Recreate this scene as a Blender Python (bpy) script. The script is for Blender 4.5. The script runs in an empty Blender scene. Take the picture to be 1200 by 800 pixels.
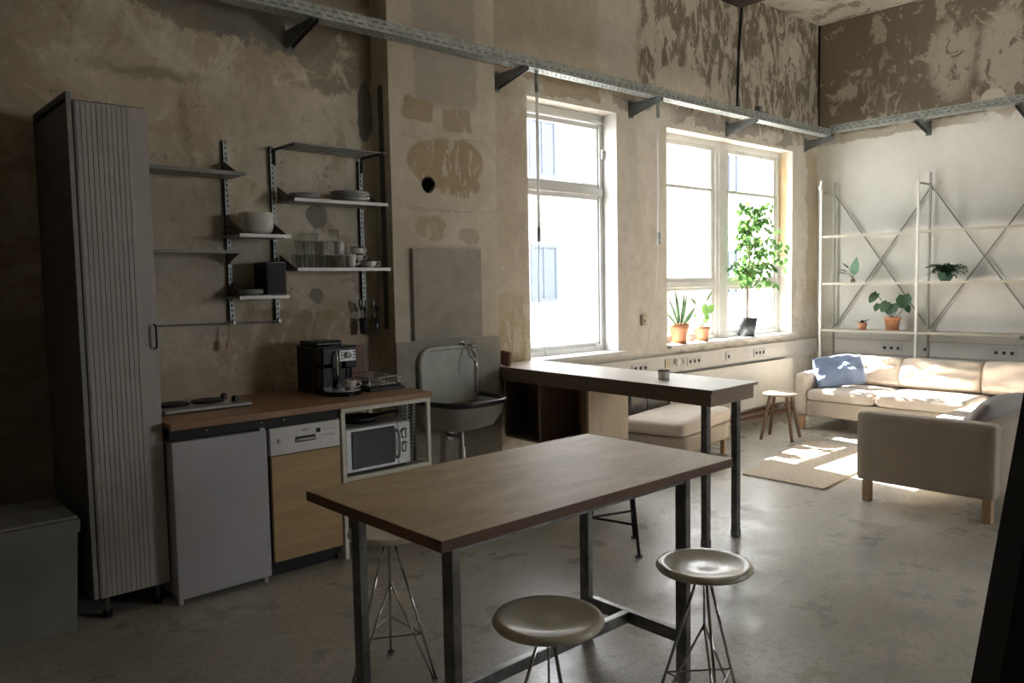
import bpy, bmesh, math, random
from mathutils import Vector, Matrix, noise
random.seed(7)
C = bpy.context.scene.collection
SC = bpy.context.scene
PI = math.pi

# ------------------------------------------------------------------ camera
cam_d = bpy.data.cameras.new('camera'); cam = bpy.data.objects.new('camera', cam_d); C.objects.link(cam)
yaw, pitch, roll = 0.733471, 0.0717941, -0.0183583
f = Vector((math.sin(yaw)*math.cos(pitch), math.cos(yaw)*math.cos(pitch), -math.sin(pitch)))
r0 = Vector((math.cos(yaw), -math.sin(yaw), 0)); u0 = r0.cross(f)
rt = r0*math.cos(roll)+u0*math.sin(roll); up = -r0*math.sin(roll)+u0*math.cos(roll)
M = Matrix((rt, up, -f)).transposed().to_4x4(); M.translation = (0, 0, 1.6)
cam.matrix_world = M
cam_d.sensor_width = 36; cam_d.lens = 937.67/1200*36; cam_d.clip_start = 0.05; cam_d.clip_end = 200
SC.camera = cam

# ------------------------------------------------------------------ world, sun, exposure
w = bpy.data.worlds.new('sky'); SC.world = w; w.use_nodes = True
bg = w.node_tree.nodes['Background']; bg.inputs[0].default_value = (0.97, 0.97, 1.0, 1); bg.inputs[1].default_value = 9.0
sun_d = bpy.data.lights.new('sun', 'SUN'); sun_d.energy = 42; sun_d.angle = math.radians(0.6); sun_d.color = (1.0, 0.94, 0.86)
sun = bpy.data.objects.new('sun', sun_d); C.objects.link(sun)
sun.rotation_euler = Vector((-0.15, -1.0, -0.88)).to_track_quat('-Z', 'Y').to_euler()
sun.location = (8, 12, 10)
def portal(x0, x1, z0, z1, y, s=-1):
    d = bpy.data.lights.new('window_portal', 'AREA'); d.shape = 'RECTANGLE'; d.size = x1-x0; d.size_y = z1-z0
    d.cycles.is_portal = True
    o = bpy.data.objects.new('window_portal', d); C.objects.link(o)
    o.location = ((x0+x1)/2, y, (z0+z1)/2); o.rotation_euler = Vector((0, s, 0)).to_track_quat('-Z', 'Z').to_euler()
portal(6.45, 8.55, 1.25, 3.15, -4.52, 1); portal(4.55, 5.8, 0.9, 3.2, 5.3); portal(6.4, 9.0, 0.9, 3.2, 5.3)  # first portal serves the added fill window
SC.view_settings.view_transform = 'Standard'; SC.view_settings.look = 'None'
SC.view_settings.exposure = 0.72; SC.view_settings.gamma = 1.0; SC.view_settings.use_curve_mapping = False
SC.cycles.use_denoising = True
SC.cycles.max_bounces = 14; SC.cycles.diffuse_bounces = 7; SC.cycles.glossy_bounces = 4
SC.cycles.transmission_bounces = 8; SC.cycles.transparent_max_bounces = 16
SC.cycles.sample_clamp_indirect = 12; SC.cycles.caustics_reflective = False; SC.cycles.caustics_refractive = False

# ------------------------------------------------------------------ materials
class NT:
    def __init__(s, name):
        s.m = bpy.data.materials.new(name); s.m.use_nodes = True
        s.t = s.m.node_tree; s.b = s.t.nodes['Principled BSDF']; s.out = s.t.nodes['Material Output']
    def n(s, typ, **kw):
        nd = s.t.nodes.new(typ)
        for k, v in kw.items(): setattr(nd, k, v)
        return nd
    def l(s, a, b): s.t.links.new(a, b)
    def val(s, sock, v):
        if isinstance(v, bpy.types.NodeSocket): s.l(v, sock)
        elif isinstance(v, (tuple, list)) and len(v) == 3 and len(sock.default_value) == 4: sock.default_value = (*v, 1)
        else: sock.default_value = v
    def pos(s): return s.n('ShaderNodeNewGeometry').outputs['Position']
    def objc(s): return s.n('ShaderNodeTexCoord').outputs['Object']
    def vm(s, op, a, b=None):
        nd = s.n('ShaderNodeVectorMath', operation=op); s.val(nd.inputs[0], a)
        if b is not None: s.val(nd.inputs[3 if op == 'SCALE' else 1], b)
        return nd.outputs['Value' if op in ('LENGTH', 'DISTANCE', 'DOT_PRODUCT') else 'Vector']
    def ma(s, op, a, b=None, clamp=False):
        nd = s.n('ShaderNodeMath', operation=op, use_clamp=clamp); s.val(nd.inputs[0], a)
        if b is not None: s.val(nd.inputs[1], b)
        return nd.outputs[0]
    def noise(s, v, scale, detail=4, rough=.6, col=False, dist=0):
        nd = s.n('ShaderNodeTexNoise'); s.l(v, nd.inputs['Vector']); nd.inputs['Scale'].default_value = scale
        nd.inputs['Detail'].default_value = detail; nd.inputs['Roughness'].default_value = rough; nd.inputs['Distortion'].default_value = dist
        return nd.outputs['Color' if col else 0]
    def ramp(s, fac, a, b, inv=False):
        nd = s.n('ShaderNodeMapRange', interpolation_type='SMOOTHSTEP'); s.val(nd.inputs[0], fac)
        nd.inputs[1].default_value = a; nd.inputs[2].default_value = b
        nd.inputs[3].default_value = 1 if inv else 0; nd.inputs[4].default_value = 0 if inv else 1
        return nd.outputs[0]
    def mix(s, fac, a, b, bt='MIX'):
        nd = s.n('ShaderNodeMix', data_type='RGBA', blend_type=bt); s.val(nd.inputs[0], fac); s.val(nd.inputs[6], a); s.val(nd.inputs[7], b)
        return nd.outputs[2]
    def bump(s, h, strength=.3, dist=.01):
        nd = s.n('ShaderNodeBump'); nd.inputs['Strength'].default_value = strength; nd.inputs['Distance'].default_value = dist
        s.l(h, nd.inputs['Height']); s.l(nd.outputs[0], s.b.inputs['Normal'])
    def fin(s, col, rough=.6, metal=0, spec=None):
        s.val(s.b.inputs['Base Color'], col); s.val(s.b.inputs['Roughness'], rough); s.b.inputs['Metallic'].default_value = metal
        if spec is not None: s.b.inputs['Specular IOR Level'].default_value = spec
        return s.m

def mat(name, col, rough=.5, metal=0, var=.12, scale=9, bump=0, spec=None, coat=0):
    t = NT(name); p = t.objc(); nz = t.noise(p, scale, 5)
    c = t.mix(t.ramp(nz, .3, .7), tuple(v*(1-var) for v in col), tuple(min(1, v*(1+var)) for v in col))
    if bump: t.bump(t.noise(p, 160, 3), bump, .003)
    if coat: t.b.inputs['Coat Weight'].default_value = coat; t.b.inputs['Coat Roughness'].default_value = .12
    return t.fin(c, rough, metal, spec)

def wood(name, a, b, axis=0, scale=5, rough=.45, knots=False, spec=None):
    t = NT(name); p = t.objc()
    mp = t.n('ShaderNodeMapping'); t.l(p, mp.inputs[0])
    sc = [scale*3]*3; sc[axis] = scale*.35; mp.inputs['Scale'].default_value = sc
    n1 = t.noise(mp.outputs[0], 1.6, 6, .65, dist=.8); n2 = t.noise(mp.outputs[0], 9, 3, .6); n3 = t.noise(p, 2.2, 3)
    c = t.mix(t.ramp(n1, .3, .72), a, b)
    c = t.mix(t.ma('MULTIPLY', t.ramp(n2, .5, .75), .3), c, tuple(v*.7 for v in a))
    c = t.mix(t.ma('MULTIPLY', t.ramp(n3, .4, .7), .35), c, tuple(v*.82 for v in b))
    if knots:
        vo = t.n('ShaderNodeTexVoronoi'); mp2 = t.n('ShaderNodeMapping'); t.l(p, mp2.inputs[0]); mp2.inputs['Scale'].default_value = (3.2, 3.2, 4.4)
        t.l(t.vm('ADD', mp2.outputs[0], t.vm('SCALE', t.noise(p, 5, 2, col=True), .25)), vo.inputs['Vector']); vo.inputs['Scale'].default_value = 1
        c = t.mix(t.ma('MULTIPLY', t.ramp(vo.outputs['Distance'], .03, .16, True), .95), c, tuple(v*.45 for v in a))
    t.bump(n2, .08, .002)
    return t.fin(c, rough, spec=spec)

class Wall(NT):
    """plaster painted in layers; u is the wall's horizontal world axis"""
    def __init__(s, name, base, base2, ax=0, dist=.32):
        super().__init__(name); s.ax = ax; s.p = s.pos(); s.bs = .28; s.fs = .20
        n1 = s.vm('SUBTRACT', s.noise(s.p, 2.2, 5, .6, True), (.5, .5, .5)); n2 = s.vm('SUBTRACT', s.noise(s.p, 11, 7, .72, True), (.5, .5, .5))
        s.pd = s.vm('ADD', s.p, s.vm('ADD', s.vm('SCALE', n1, dist), s.vm('SCALE', n2, dist*.6)))
        s.c = s.mix(s.ramp(s.noise(s.p, 1.3, 6, .65), .36, .66), base, base2)
        s.h = s.noise(s.p, 30, 6, .6)
    def blob(s, u, z, ru, rz, col, amt=1, edge=.12, box=False, cut=None, calm=False):
        c = (u, 0, z) if s.ax == 0 else (0, u, z); r = (ru, 1e4, rz) if s.ax == 0 else (1e4, ru, rz)
        pd = s.vm('ADD', s.p, s.vm('SCALE', s.vm('SUBTRACT', s.pd, s.p), .3)) if calm else s.pd
        d = s.vm('DIVIDE', s.vm('SUBTRACT', pd, c), r)
        if box:
            sp = s.n('ShaderNodeSeparateXYZ'); s.l(s.vm('ABSOLUTE', d), sp.inputs[0])
            d = s.ma('MAXIMUM', sp.outputs[0 if s.ax == 0 else 1], sp.outputs[2])
        else: d = s.vm('LENGTH', d)
        m = s.ramp(d, 1-edge, 1+edge, True)
        if cut:   # (noise scale xyz, threshold lo, hi)
            mp = s.n('ShaderNodeMapping'); s.l(s.p, mp.inputs[0]); mp.inputs['Scale'].default_value = cut[0]
            m = s.ma('MULTIPLY', m, s.ramp(s.noise(mp.outputs[0], 1, 7, .68, dist=.6), cut[1], cut[2]))
        if amt != 1: m = s.ma('MULTIPLY', m, amt)
        s.c = s.mix(m, s.c, col); s.h = s.ma('ADD', s.h, s.ma('MULTIPLY', m, .9))
    def end(s, rough=.85):
        fine = s.ramp(s.noise(s.p, 7, 9, .75), .36, .66)
        s.c = s.mix(s.fs, s.c, s.mix(fine, (.35, .3, .24), (1, 1, 1)), 'MULTIPLY')
        specks = s.ramp(s.noise(s.p, 9, 8, .75), .68, .72)
        s.c = s.mix(s.ma('MULTIPLY', specks, .5), s.c, (.16, .13, .10))
        s.bump(s.h, s.bs, .010)
        return s.fin(s.c, rough, spec=.25)

BE = (.47, .42, .335); BE2 = (.56, .51, .42); OCH = (.33, .26, .165); DK = (.16, .135, .105); GREY = (.27, .26, .24)
wk = Wall('plaster_kitchen', (.60, .53, .41), (.80, .735, .61))
wk.c = wk.mix(wk.ma('MULTIPLY', wk.ramp(wk.noise(wk.p, .9, 8, .7, dist=1.2), .50, .56), .6), wk.c, (.48, .39, .265))
wk.c = wk.mix(wk.ma('MULTIPLY', wk.ramp(wk.noise(wk.p, 3.5, 9, .75, dist=.8), .55, .60), .5), wk.c, (.88, .83, .73))
wk.c = wk.mix(wk.ma('MULTIPLY', wk.ramp(wk.noise(wk.p, 6, 9, .78), .59, .63), .6), wk.c, (.34, .26, .17))
wk.blob(2.1, 3.92, 1.25, .78, (.30, .255, .19), .9, .03)
wk.blob(2.3, 3.30, .42, .20, (.25, .245, .225), .8, .05, cut=((3, 3, 3), .40, .47))
wk.blob(1.75, 3.40, .25, .16, (.26, .25, .22), .8, .05)
wk.blob(2.85, 3.2, .35, .30, (.33, .28, .21), .8, .06, cut=((4, 4, 4), .40, .52))
wk.blob(1.62, 2.86, .30, .045, (.33, .27, .18), .7, .5)
wk.blob(1.80, 2.55, .03, .26, (.33, .27, .18), .5, .6)
wk.blob(0.6, 3.3, .5, .5, (.42, .36, .27), .6, .4)
wk.blob(3.05, 2.80, .06, .20, (.19, .19, .185), .85, .08, calm=True)
wk.blob(2.66, 2.07, .075, .085, (.30, .285, .255), .95, .05, calm=True)
wk.blob(2.645, 1.56, .05, .045, (.30, .285, .255), .95, .06, calm=True)
wk.blob(2.45, 1.36, .40, .15, (.38, .31, .20), .8, .06, cut=((4, 4, 3), .38, .5))
wk.blob(2.30, 1.22, .5, .25, (.42, .35, .25), .7, .3, cut=((9, 9, 7), .52, .58))
wk.blob(1.75, 1.5, .4, .5, (.68, .62, .53), .5, .5)
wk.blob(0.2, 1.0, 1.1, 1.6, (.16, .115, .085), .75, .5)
# window wall: lower pale, upper brown, worn band at the tray
wk.blob(9.0, 1.5, 4.42, 1.80, (.74, .70, .62), 1, .01, box=True)
wk.blob(5.3, 4.7, 1.3, 1.36, (.50, .445, .355), .95, .03, box=True)
wk.blob(5.75, 4.6, .28, 1.2, (.60, .56, .49), .85, .12, box=True)
wk.blob(8.4, 4.75, 2.32, 1.42, (.225, .195, .155), 1, .015, box=True)
wk.blob(8.4, 4.75, 2.3, 1.45, (.58, .54, .465), .95, .03, box=True, cut=((7, 7, 3.2), .475, .54))
wk.blob(8.3, 4.1, 2.2, .9, (.50, .46, .39), .8, .1, box=True, cut=((22, 22, 6), .54, .60))
wk.blob(8.95, 4.25, .13, .16, (.64, .60, .53), 1, .04)
wk.blob(6.75, 3.55, .40, .17, (.60, .55, .47), .95, .04)
wk.blob(5.15, 3.27, .36, .09, (.50, .42, .29), .85, .06, box=True)
wk.blob(5.95, 3.27, .30, .06, (.37, .34, .295), .85, .06, box=True)
wk.blob(7.9, 3.24, 1.3, .08, (.36, .335, .295), .85, .08, box=True, cut=((3, 3, 3), .40, .46))
wk.blob(9.38, 2.2, .16, .95, (.56, .49, .36), .95, .08, box=True)
wk.blob(4.36, 1.22, .17, .28, (.50, .405, .255), .95, .04, box=True)
wk.blob(4.36, 1.18, .13, .23, (.66, .60, .49), .9, .2, cut=((16, 16, 5), .49, .54))
wk.blob(4.3, 2.3, .28, .95, (.62, .56, .46), .6, .25, box=True)
wk.blob(6.1, 1.9, .35, 1.1, (.68, .635, .55), .6, .3, cut=((5, 5, 2.5), .48, .54))
wk.blob(7.6, .90, 1.2, .035, (.40, .35, .28), .7, .3, cut=((6, 6, 20), .5, .56))
wk.blob(9.1, 1.3, .25, .5, (.60, .55, .46), .6, .3, cut=((6, 6, 4), .5, .55))
wk.blob(5.2, .35, 1.5, .4, (.68, .61, .50), .5, .5)
M_WALL = wk.end()

we = Wall('plaster_end_wall', (.76, .76, .725), (.79, .79, .76), ax=1, dist=.12)
we.blob(1.5, 4.55, 6, 1.24, (.225, .19, .15), 1, .015, box=True)
we.blob(2.0, 4.1, 3.4, .85, (.50, .455, .385), .9, .06, box=True, cut=((3, 3.2, 3.4), .55, .585))
we.blob(3.3, 3.8, 1.3, .5, (.46, .41, .34), .75, .2, cut=((8, 9, 3.5), .55, .60))
we.blob(2.85, 3.9, .24, .48, (.54, .50, .43), .9, .25, cut=((5, 6, 4), .44, .49))
we.blob(2.95, 3.44, .12, .13, (.62, .60, .54), 1, .1)
we.blob(3.35, 3.97, .22, .45, (.52, .48, .41), .9, .3, cut=((5, 6, 6), .45, .50))
we.blob(4.0, 3.27, .9, .05, (.42, .38, .31), .8, .25, box=True)
we.blob(3.4, 1.1, 1.2, .08, (.62, .60, .54), .3, .5)
we.bs = .08; we.fs = .07; M_END = we.end(.75)

wc = Wall('plaster_chimney', (.62, .56, .455), (.73, .67, .565), dist=.15)
wc.blob(3.6, 3.3, .28, .42, (.44, .405, .355), .75, .08, box=True)
wc.blob(3.36, 2.83, .12, .075, (.46, .375, .25), .9, .04, box=True)
wc.blob(3.70, 2.79, .12, .085, (.46, .38, .265), .9, .06, box=True, cut=((16, 16, 5), .42, .48))
wc.blob(3.58, 2.47, .34, .19, (.46, .37, .24), .95, .05, cut=((13, 13, 4.5), .41, .46))
wc.blob(3.68, 2.32, .20, .08, (.46, .37, .24), .9, .06, cut=((20, 20, 4), .43, .48))
wc.blob(3.46, 2.01, .15, .085, (.48, .395, .275), .75, .06, cut=((8, 8, 8), .4, .47))
wc.blob(3.80, 1.95, .09, .06, (.48, .40, .29), .6, .1)
wc.blob(3.58, 2.64, .45, .006, (.42, .37, .30), .5, .4)
wc.blob(3.58, 2.13, .45, .005, (.42, .37, .30), .6, .4)
wc.blob(3.43, 2.31, .058, .058, (.03, .025, .02), 1, .04, calm=True)  # shade inside the flue hole painted black into the plaster colour
M_CHIM = wc.end()

wl = Wall('plaster_dim', (.36, .30, .23), (.46, .40, .31)); M_DIM = wl.end()
wp = Wall('plaster_pale', (.36, .33, .28), (.42, .39, .33)); M_PALE = wp.end()
wce = Wall('plaster_ceiling', (.60, .57, .50), (.66, .63, .56), ax=1); wce.p = wce.p
wce.c = wce.mix(wce.ramp(wce.noise(wce.p, 2.6, 7, .7, dist=.5), .50, .56), wce.c, (.33, .30, .25)); M_CEIL = wce.end()

t = NT('concrete_floor'); p = t.pos()
c = t.mix(t.ramp(t.noise(p, .8, 7, .65), .3, .7), (.37, .355, .315), (.60, .58, .53))
c = t.mix(t.ma('MULTIPLY', t.ramp(t.noise(p, 60, 3, .8), .40, .62), .4), c, (.28, .265, .24))
c = t.mix(t.ma('MULTIPLY', t.ramp(t.noise(p, 90, 2, .8), .62, .68), .5), c, (.68, .66, .61))
c = t.mix(t.ma('MULTIPLY', t.ramp(t.noise(p, 3, 9, .82), .50, .70), .35), c, (.27, .255, .22))
c = t.mix(t.ma('MULTIPLY', t.ramp(t.noise(p, 24, 6, .85), .48, .62), .45), c, (.24, .225, .19))
t.bump(t.noise(p, 40, 5), .10, .004)
M_FLOOR = t.fin(c, t.ramp(t.noise(p, 3, 6, .7), -.25, 1.7), spec=.5)

def glassmat(name, tint=(1, 1, 1), ior=1.45):
    t = NT(name); t.t.nodes.remove(t.b)
    tr = t.n('ShaderNodeBsdfTransparent'); tr.inputs[0].default_value = (*tint, 1)
    gl = t.n('ShaderNodeBsdfGlossy'); gl.inputs['Roughness'].default_value = .02
    g = t.n('ShaderNodeNewGeometry'); cs = t.ma('ABSOLUTE', t.vm('DOT_PRODUCT', g.outputs['Incoming'], g.outputs['Normal']))
    fr = t.ma('ADD', t.ma('MULTIPLY', t.ma('POWER', t.ma('SUBTRACT', 1.0, cs), 5.0), .9), .04, True)
    mx = t.n('ShaderNodeMixShader'); t.l(fr, mx.inputs[0]); t.l(tr.outputs[0], mx.inputs[1]); t.l(gl.outputs[0], mx.inputs[2])
    t.l(mx.outputs[0], t.out.inputs[0]); return t.m
M_PANE = glassmat('window_glass', (.97, .98, .98))
M_GLASS = glassmat('tumbler_glass', (.95, .96, .955), 1.5)

M_FRAME = mat('window_paint', (.70, .70, .68), .4, var=.05)
M_SILL = mat('sill_paint', (.74, .73, .70), .5, var=.08)
M_TRUNK = mat('trunking_plastic', (.66, .645, .60), .45, var=.04)
M_OUTLET = mat('outlet_plastic', (.60, .59, .56), .4, var=.03)
M_YELLOW = mat('yellowed_plastic', (.55, .50, .36), .45, var=.06)
M_HOLE = mat('dark_recess', (.10, .095, .09), .8)
M_GALV = mat('galvanised_steel', (.38, .41, .40), .5, .5, var=.25, scale=30)
M_GALVD = mat('grey_steel_bracket', (.20, .22, .225), .5, .6, var=.12)
M_STEEL = mat('raw_steel', (.20, .20, .195), .33, .75, var=.3, scale=14)
M_BLACKST = mat('blackened_steel', (.045, .042, .04), .5, .6)
M_CHROME = mat('chrome', (.55, .55, .55), .12, 1, var=.05)
M_BLACK = mat('black_plastic', (.008, .008, .009), .22, var=.1, spec=.35)
M_BLACKM = mat('matt_black', (.02, .02, .02), .65, var=.2)
M_RUBBER = mat('black_rubber', (.015, .015, .015), .8)
M_CREAMST = mat('cream_painted_steel', (.76, .74, .64), .42, var=.06)
M_CARC = mat('cabinet_carcass', (.13, .125, .115), .6, var=.1)
M_CABED = mat('cabinet_edge', (.33, .33, .32), .5, var=.06)
M_DOOR = mat('cabinet_door_white', (.50, .475, .455), .45, var=.05)
M_FRIDGE = mat('fridge_white', (.50, .50, .55), .42, var=.03)
M_DISH = mat('dishwasher_silver', (.62, .61, .59), .38, .2, var=.03)
M_SILV = mat('silver_plastic', (.52, .53, .54), .3, .4, var=.03)
M_SHELF = mat('grey_shelf', (.25, .25, .23), .45, .1, var=.1)
M_SHELFE = mat('shelf_front_lip', (.50, .48, .45), .4, .2, var=.04)
M_WSHELF = mat('off_white_shelf', (.46, .44, .37), .45, var=.05)
M_POSTW = mat('white_post', (.72, .71, .67), .4, var=.04)
M_POSTG = mat('grey_post', (.30, .29, .27), .4, .3, var=.06)
M_CER = mat('grey_white_ceramic', (.74, .73, .70), .22, var=.04)
M_CERG = mat('grey_stoneware', (.46, .47, .46), .3, var=.08)
M_TERRA = mat('terracotta', (.62, .29, .16), .8, var=.12, scale=14, bump=.2)
M_SOIL = mat('soil', (.05, .035, .025), .95, bump=.5)
M_GPOT = mat('dark_grey_pot', (.07, .075, .085), .4, var=.1)
M_STOOL = mat('cream_lacquered_steel', (.74, .69, .57), .30, var=.05, coat=.25)
M_SINK = mat('grey_enamel', (.52, .545, .51), .3, var=.10, coat=.3)
M_SINKR = mat('dark_sink_rim', (.055, .05, .05), .35, var=.2)
M_BOARD = mat('grey_fibre_board', (.36, .335, .285), .7, var=.10, bump=.15)
M_BIN = mat('grey_bin_plastic', (.27, .28, .26), .5, var=.06)
M_TIMB = mat('dark_timber', (.018, .016, .014), .85, var=.4, scale=6, bump=.5)
M_FABD = mat('checked_towel', (.35, .35, .34), .9, var=.3, scale=60)
M_FAC = mat('facade_render', (.42, .42, .41), .9, var=.04)
M_FACB = mat('beige_facade_render', (.17, .155, .12), .9, var=.04)
M_FACW = mat('far_window_pane', (.085, .10, .125), .95, var=.1)
M_YARD = mat('courtyard_paving', (.52, .51, .48), .9, var=.1, scale=2)
M_COPPER = mat('copper_pipe', (.42, .20, .11), .4, .7, var=.2)
M_CABLE = mat('white_cable', (.80, .79, .77), .5)
M_BEAM = mat('dark_brown_beam', (.05, .035, .028), .7, var=.3)
M_RAD = mat('radiator_enamel', (.70, .68, .62), .4, var=.03)
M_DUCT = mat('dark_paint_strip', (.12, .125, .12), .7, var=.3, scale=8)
M_HOLEW = mat('hole_collar', (.10, .085, .07), .9)

M_WORKTOP = wood('worktop_wood', (.31, .17, .09), (.43, .25, .14), 0, 6, .4)
M_PLY = wood('plywood_door', (.48, .33, .16), (.60, .43, .22), 0, 3.5, .5, knots=True)
t = NT('table_plywood'); p = t.objc()
mp = t.n('ShaderNodeMapping'); t.l(p, mp.inputs[0]); mp.inputs['Scale'].default_value = (1, 2.2, 1)
c = t.mix(t.ramp(t.noise(mp.outputs[0], 2.0, 9, .68, dist=1.4), .34, .66), (.53, .395, .235), (.68, .535, .355))
c = t.mix(t.ma('MULTIPLY', t.ramp(t.noise(mp.outputs[0], 5, 9, .75, dist=2), .52, .62), .35), c, (.42, .30, .17))
t.bump(t.noise(p, 50, 4), .05, .002); M_TABLE = t.fin(c, .5, spec=.35)
M_TEDGE = wood('table_edge', (.17, .095, .06), (.25, .145, .095), 0, 8, .5)
M_DESK = wood('desk_top', (.70, .64, .56), (.78, .72, .64), 1, 2, .42, spec=.4)
M_APRON = wood('desk_apron', (.27, .20, .145), (.33, .25, .185), 1, 5, .55)
M_CUBBY = wood('cubby_board', (.34, .255, .20), (.42, .32, .26), 2, 5, .6)
M_PLYL = wood('plywood_side', (.56, .43, .28), (.66, .53, .37), 2, 3, .55)
M_STOOLW = wood('walnut_stool', (.10, .055, .03), (.16, .09, .05), 2, 6, .45)
M_SEATW = wood('worn_seat_wood', (.36, .29, .21), (.48, .40, .31), 0, 5, .3)
M_OAK = wood('oak_leg', (.48, .31, .18), (.58, .40, .25), 2, 5, .5)
M_CHOP = wood('red_brown_board', (.16, .06, .035), (.22, .09, .05), 2, 5, .5)

def fabric(name, a, b, scale=420, bump=.25):
    t = NT(name); p = t.objc(); n1 = t.noise(p, scale, 2, .7); n2 = t.noise(p, 5, 4)
    c = t.mix(t.ramp(n1, .35, .65), a, b); c = t.mix(t.ma('MULTIPLY', t.ramp(n2, .4, .7), .25), c, tuple(v*.85 for v in a))
    t.b.inputs['Sheen Weight'].default_value = .25
    t.bump(n1, bump, .002); return t.fin(c, .9, spec=.2)
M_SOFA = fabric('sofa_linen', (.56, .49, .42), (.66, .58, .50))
M_SOFA_SHADED = fabric('sofa_linen_shaded', (.42, .36, .295), (.50, .43, .355))  # same linen darkened; low light on the shell is put into the colour
M_BLUE = fabric('blue_linen', (.17, .23, .36), (.24, .31, .46))
M_GREYCU = fabric('grey_linen', (.34, .32, .30), (.42, .40, .38))
t = NT('jute_weave'); p = t.pos()
wv = t.n('ShaderNodeTexWave', wave_type='BANDS', bands_direction='X'); t.l(p, wv.inputs[0]); wv.inputs['Scale'].default_value = 9; wv.inputs['Distortion'].default_value = 3; wv.inputs['Detail'].default_value = 3; wv.inputs['Detail Scale'].default_value = 4
n1 = t.noise(p, 70, 3, .8)
c = t.mix(t.ramp(n1, .3, .7), (.42, .345, .27), (.82, .73, .61)); c = t.mix(t.ma('MULTIPLY', wv.outputs[1], .3), c, (.34, .27, .20))
t.bump(t.ma('ADD', n1, t.ma('MULTIPLY', wv.outputs[1], .5)), .7, .01); M_RUG = t.fin(c, .95, spec=.1)

def leafmat(name, a, b, tr=.3):
    t = NT(name); p = t.objc(); c = t.mix(t.ramp(t.noise(p, 12, 3), .35, .65), a, b)
    t.fin(c, .45); tl = t.n('ShaderNodeBsdfTranslucent'); t.val(tl.inputs[0], tuple(min(1, v*1.7) for v in b))
    mx = t.n('ShaderNodeMixShader'); mx.inputs[0].default_value = tr
    t.l(t.b.outputs[0], mx.inputs[1]); t.l(tl.outputs[0], mx.inputs[2]); t.l(mx.outputs[0], t.out.inputs[0]); return t.m
M_FICUS = leafmat('ficus_leaf', (.03, .085, .025), (.09, .20, .05), .32)
M_ALOE = leafmat('aloe_leaf', (.04, .09, .05), (.09, .16, .08), .08)
M_LIGHTL = leafmat('pale_green_leaf', (.07, .15, .04), (.12, .22, .06), .12)
M_DARKL = leafmat('dark_green_leaf', (.018, .055, .022), (.04, .11, .04))
M_BLUEL = leafmat('blue_green_leaf', (.12, .24, .16), (.18, .32, .22))
M_BLKL = leafmat('blackish_leaf', (.01, .02, .015), (.02, .04, .03))
M_BARK = mat('bark', (.30, .22, .14), .9, var=.3, bump=.6)

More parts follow.
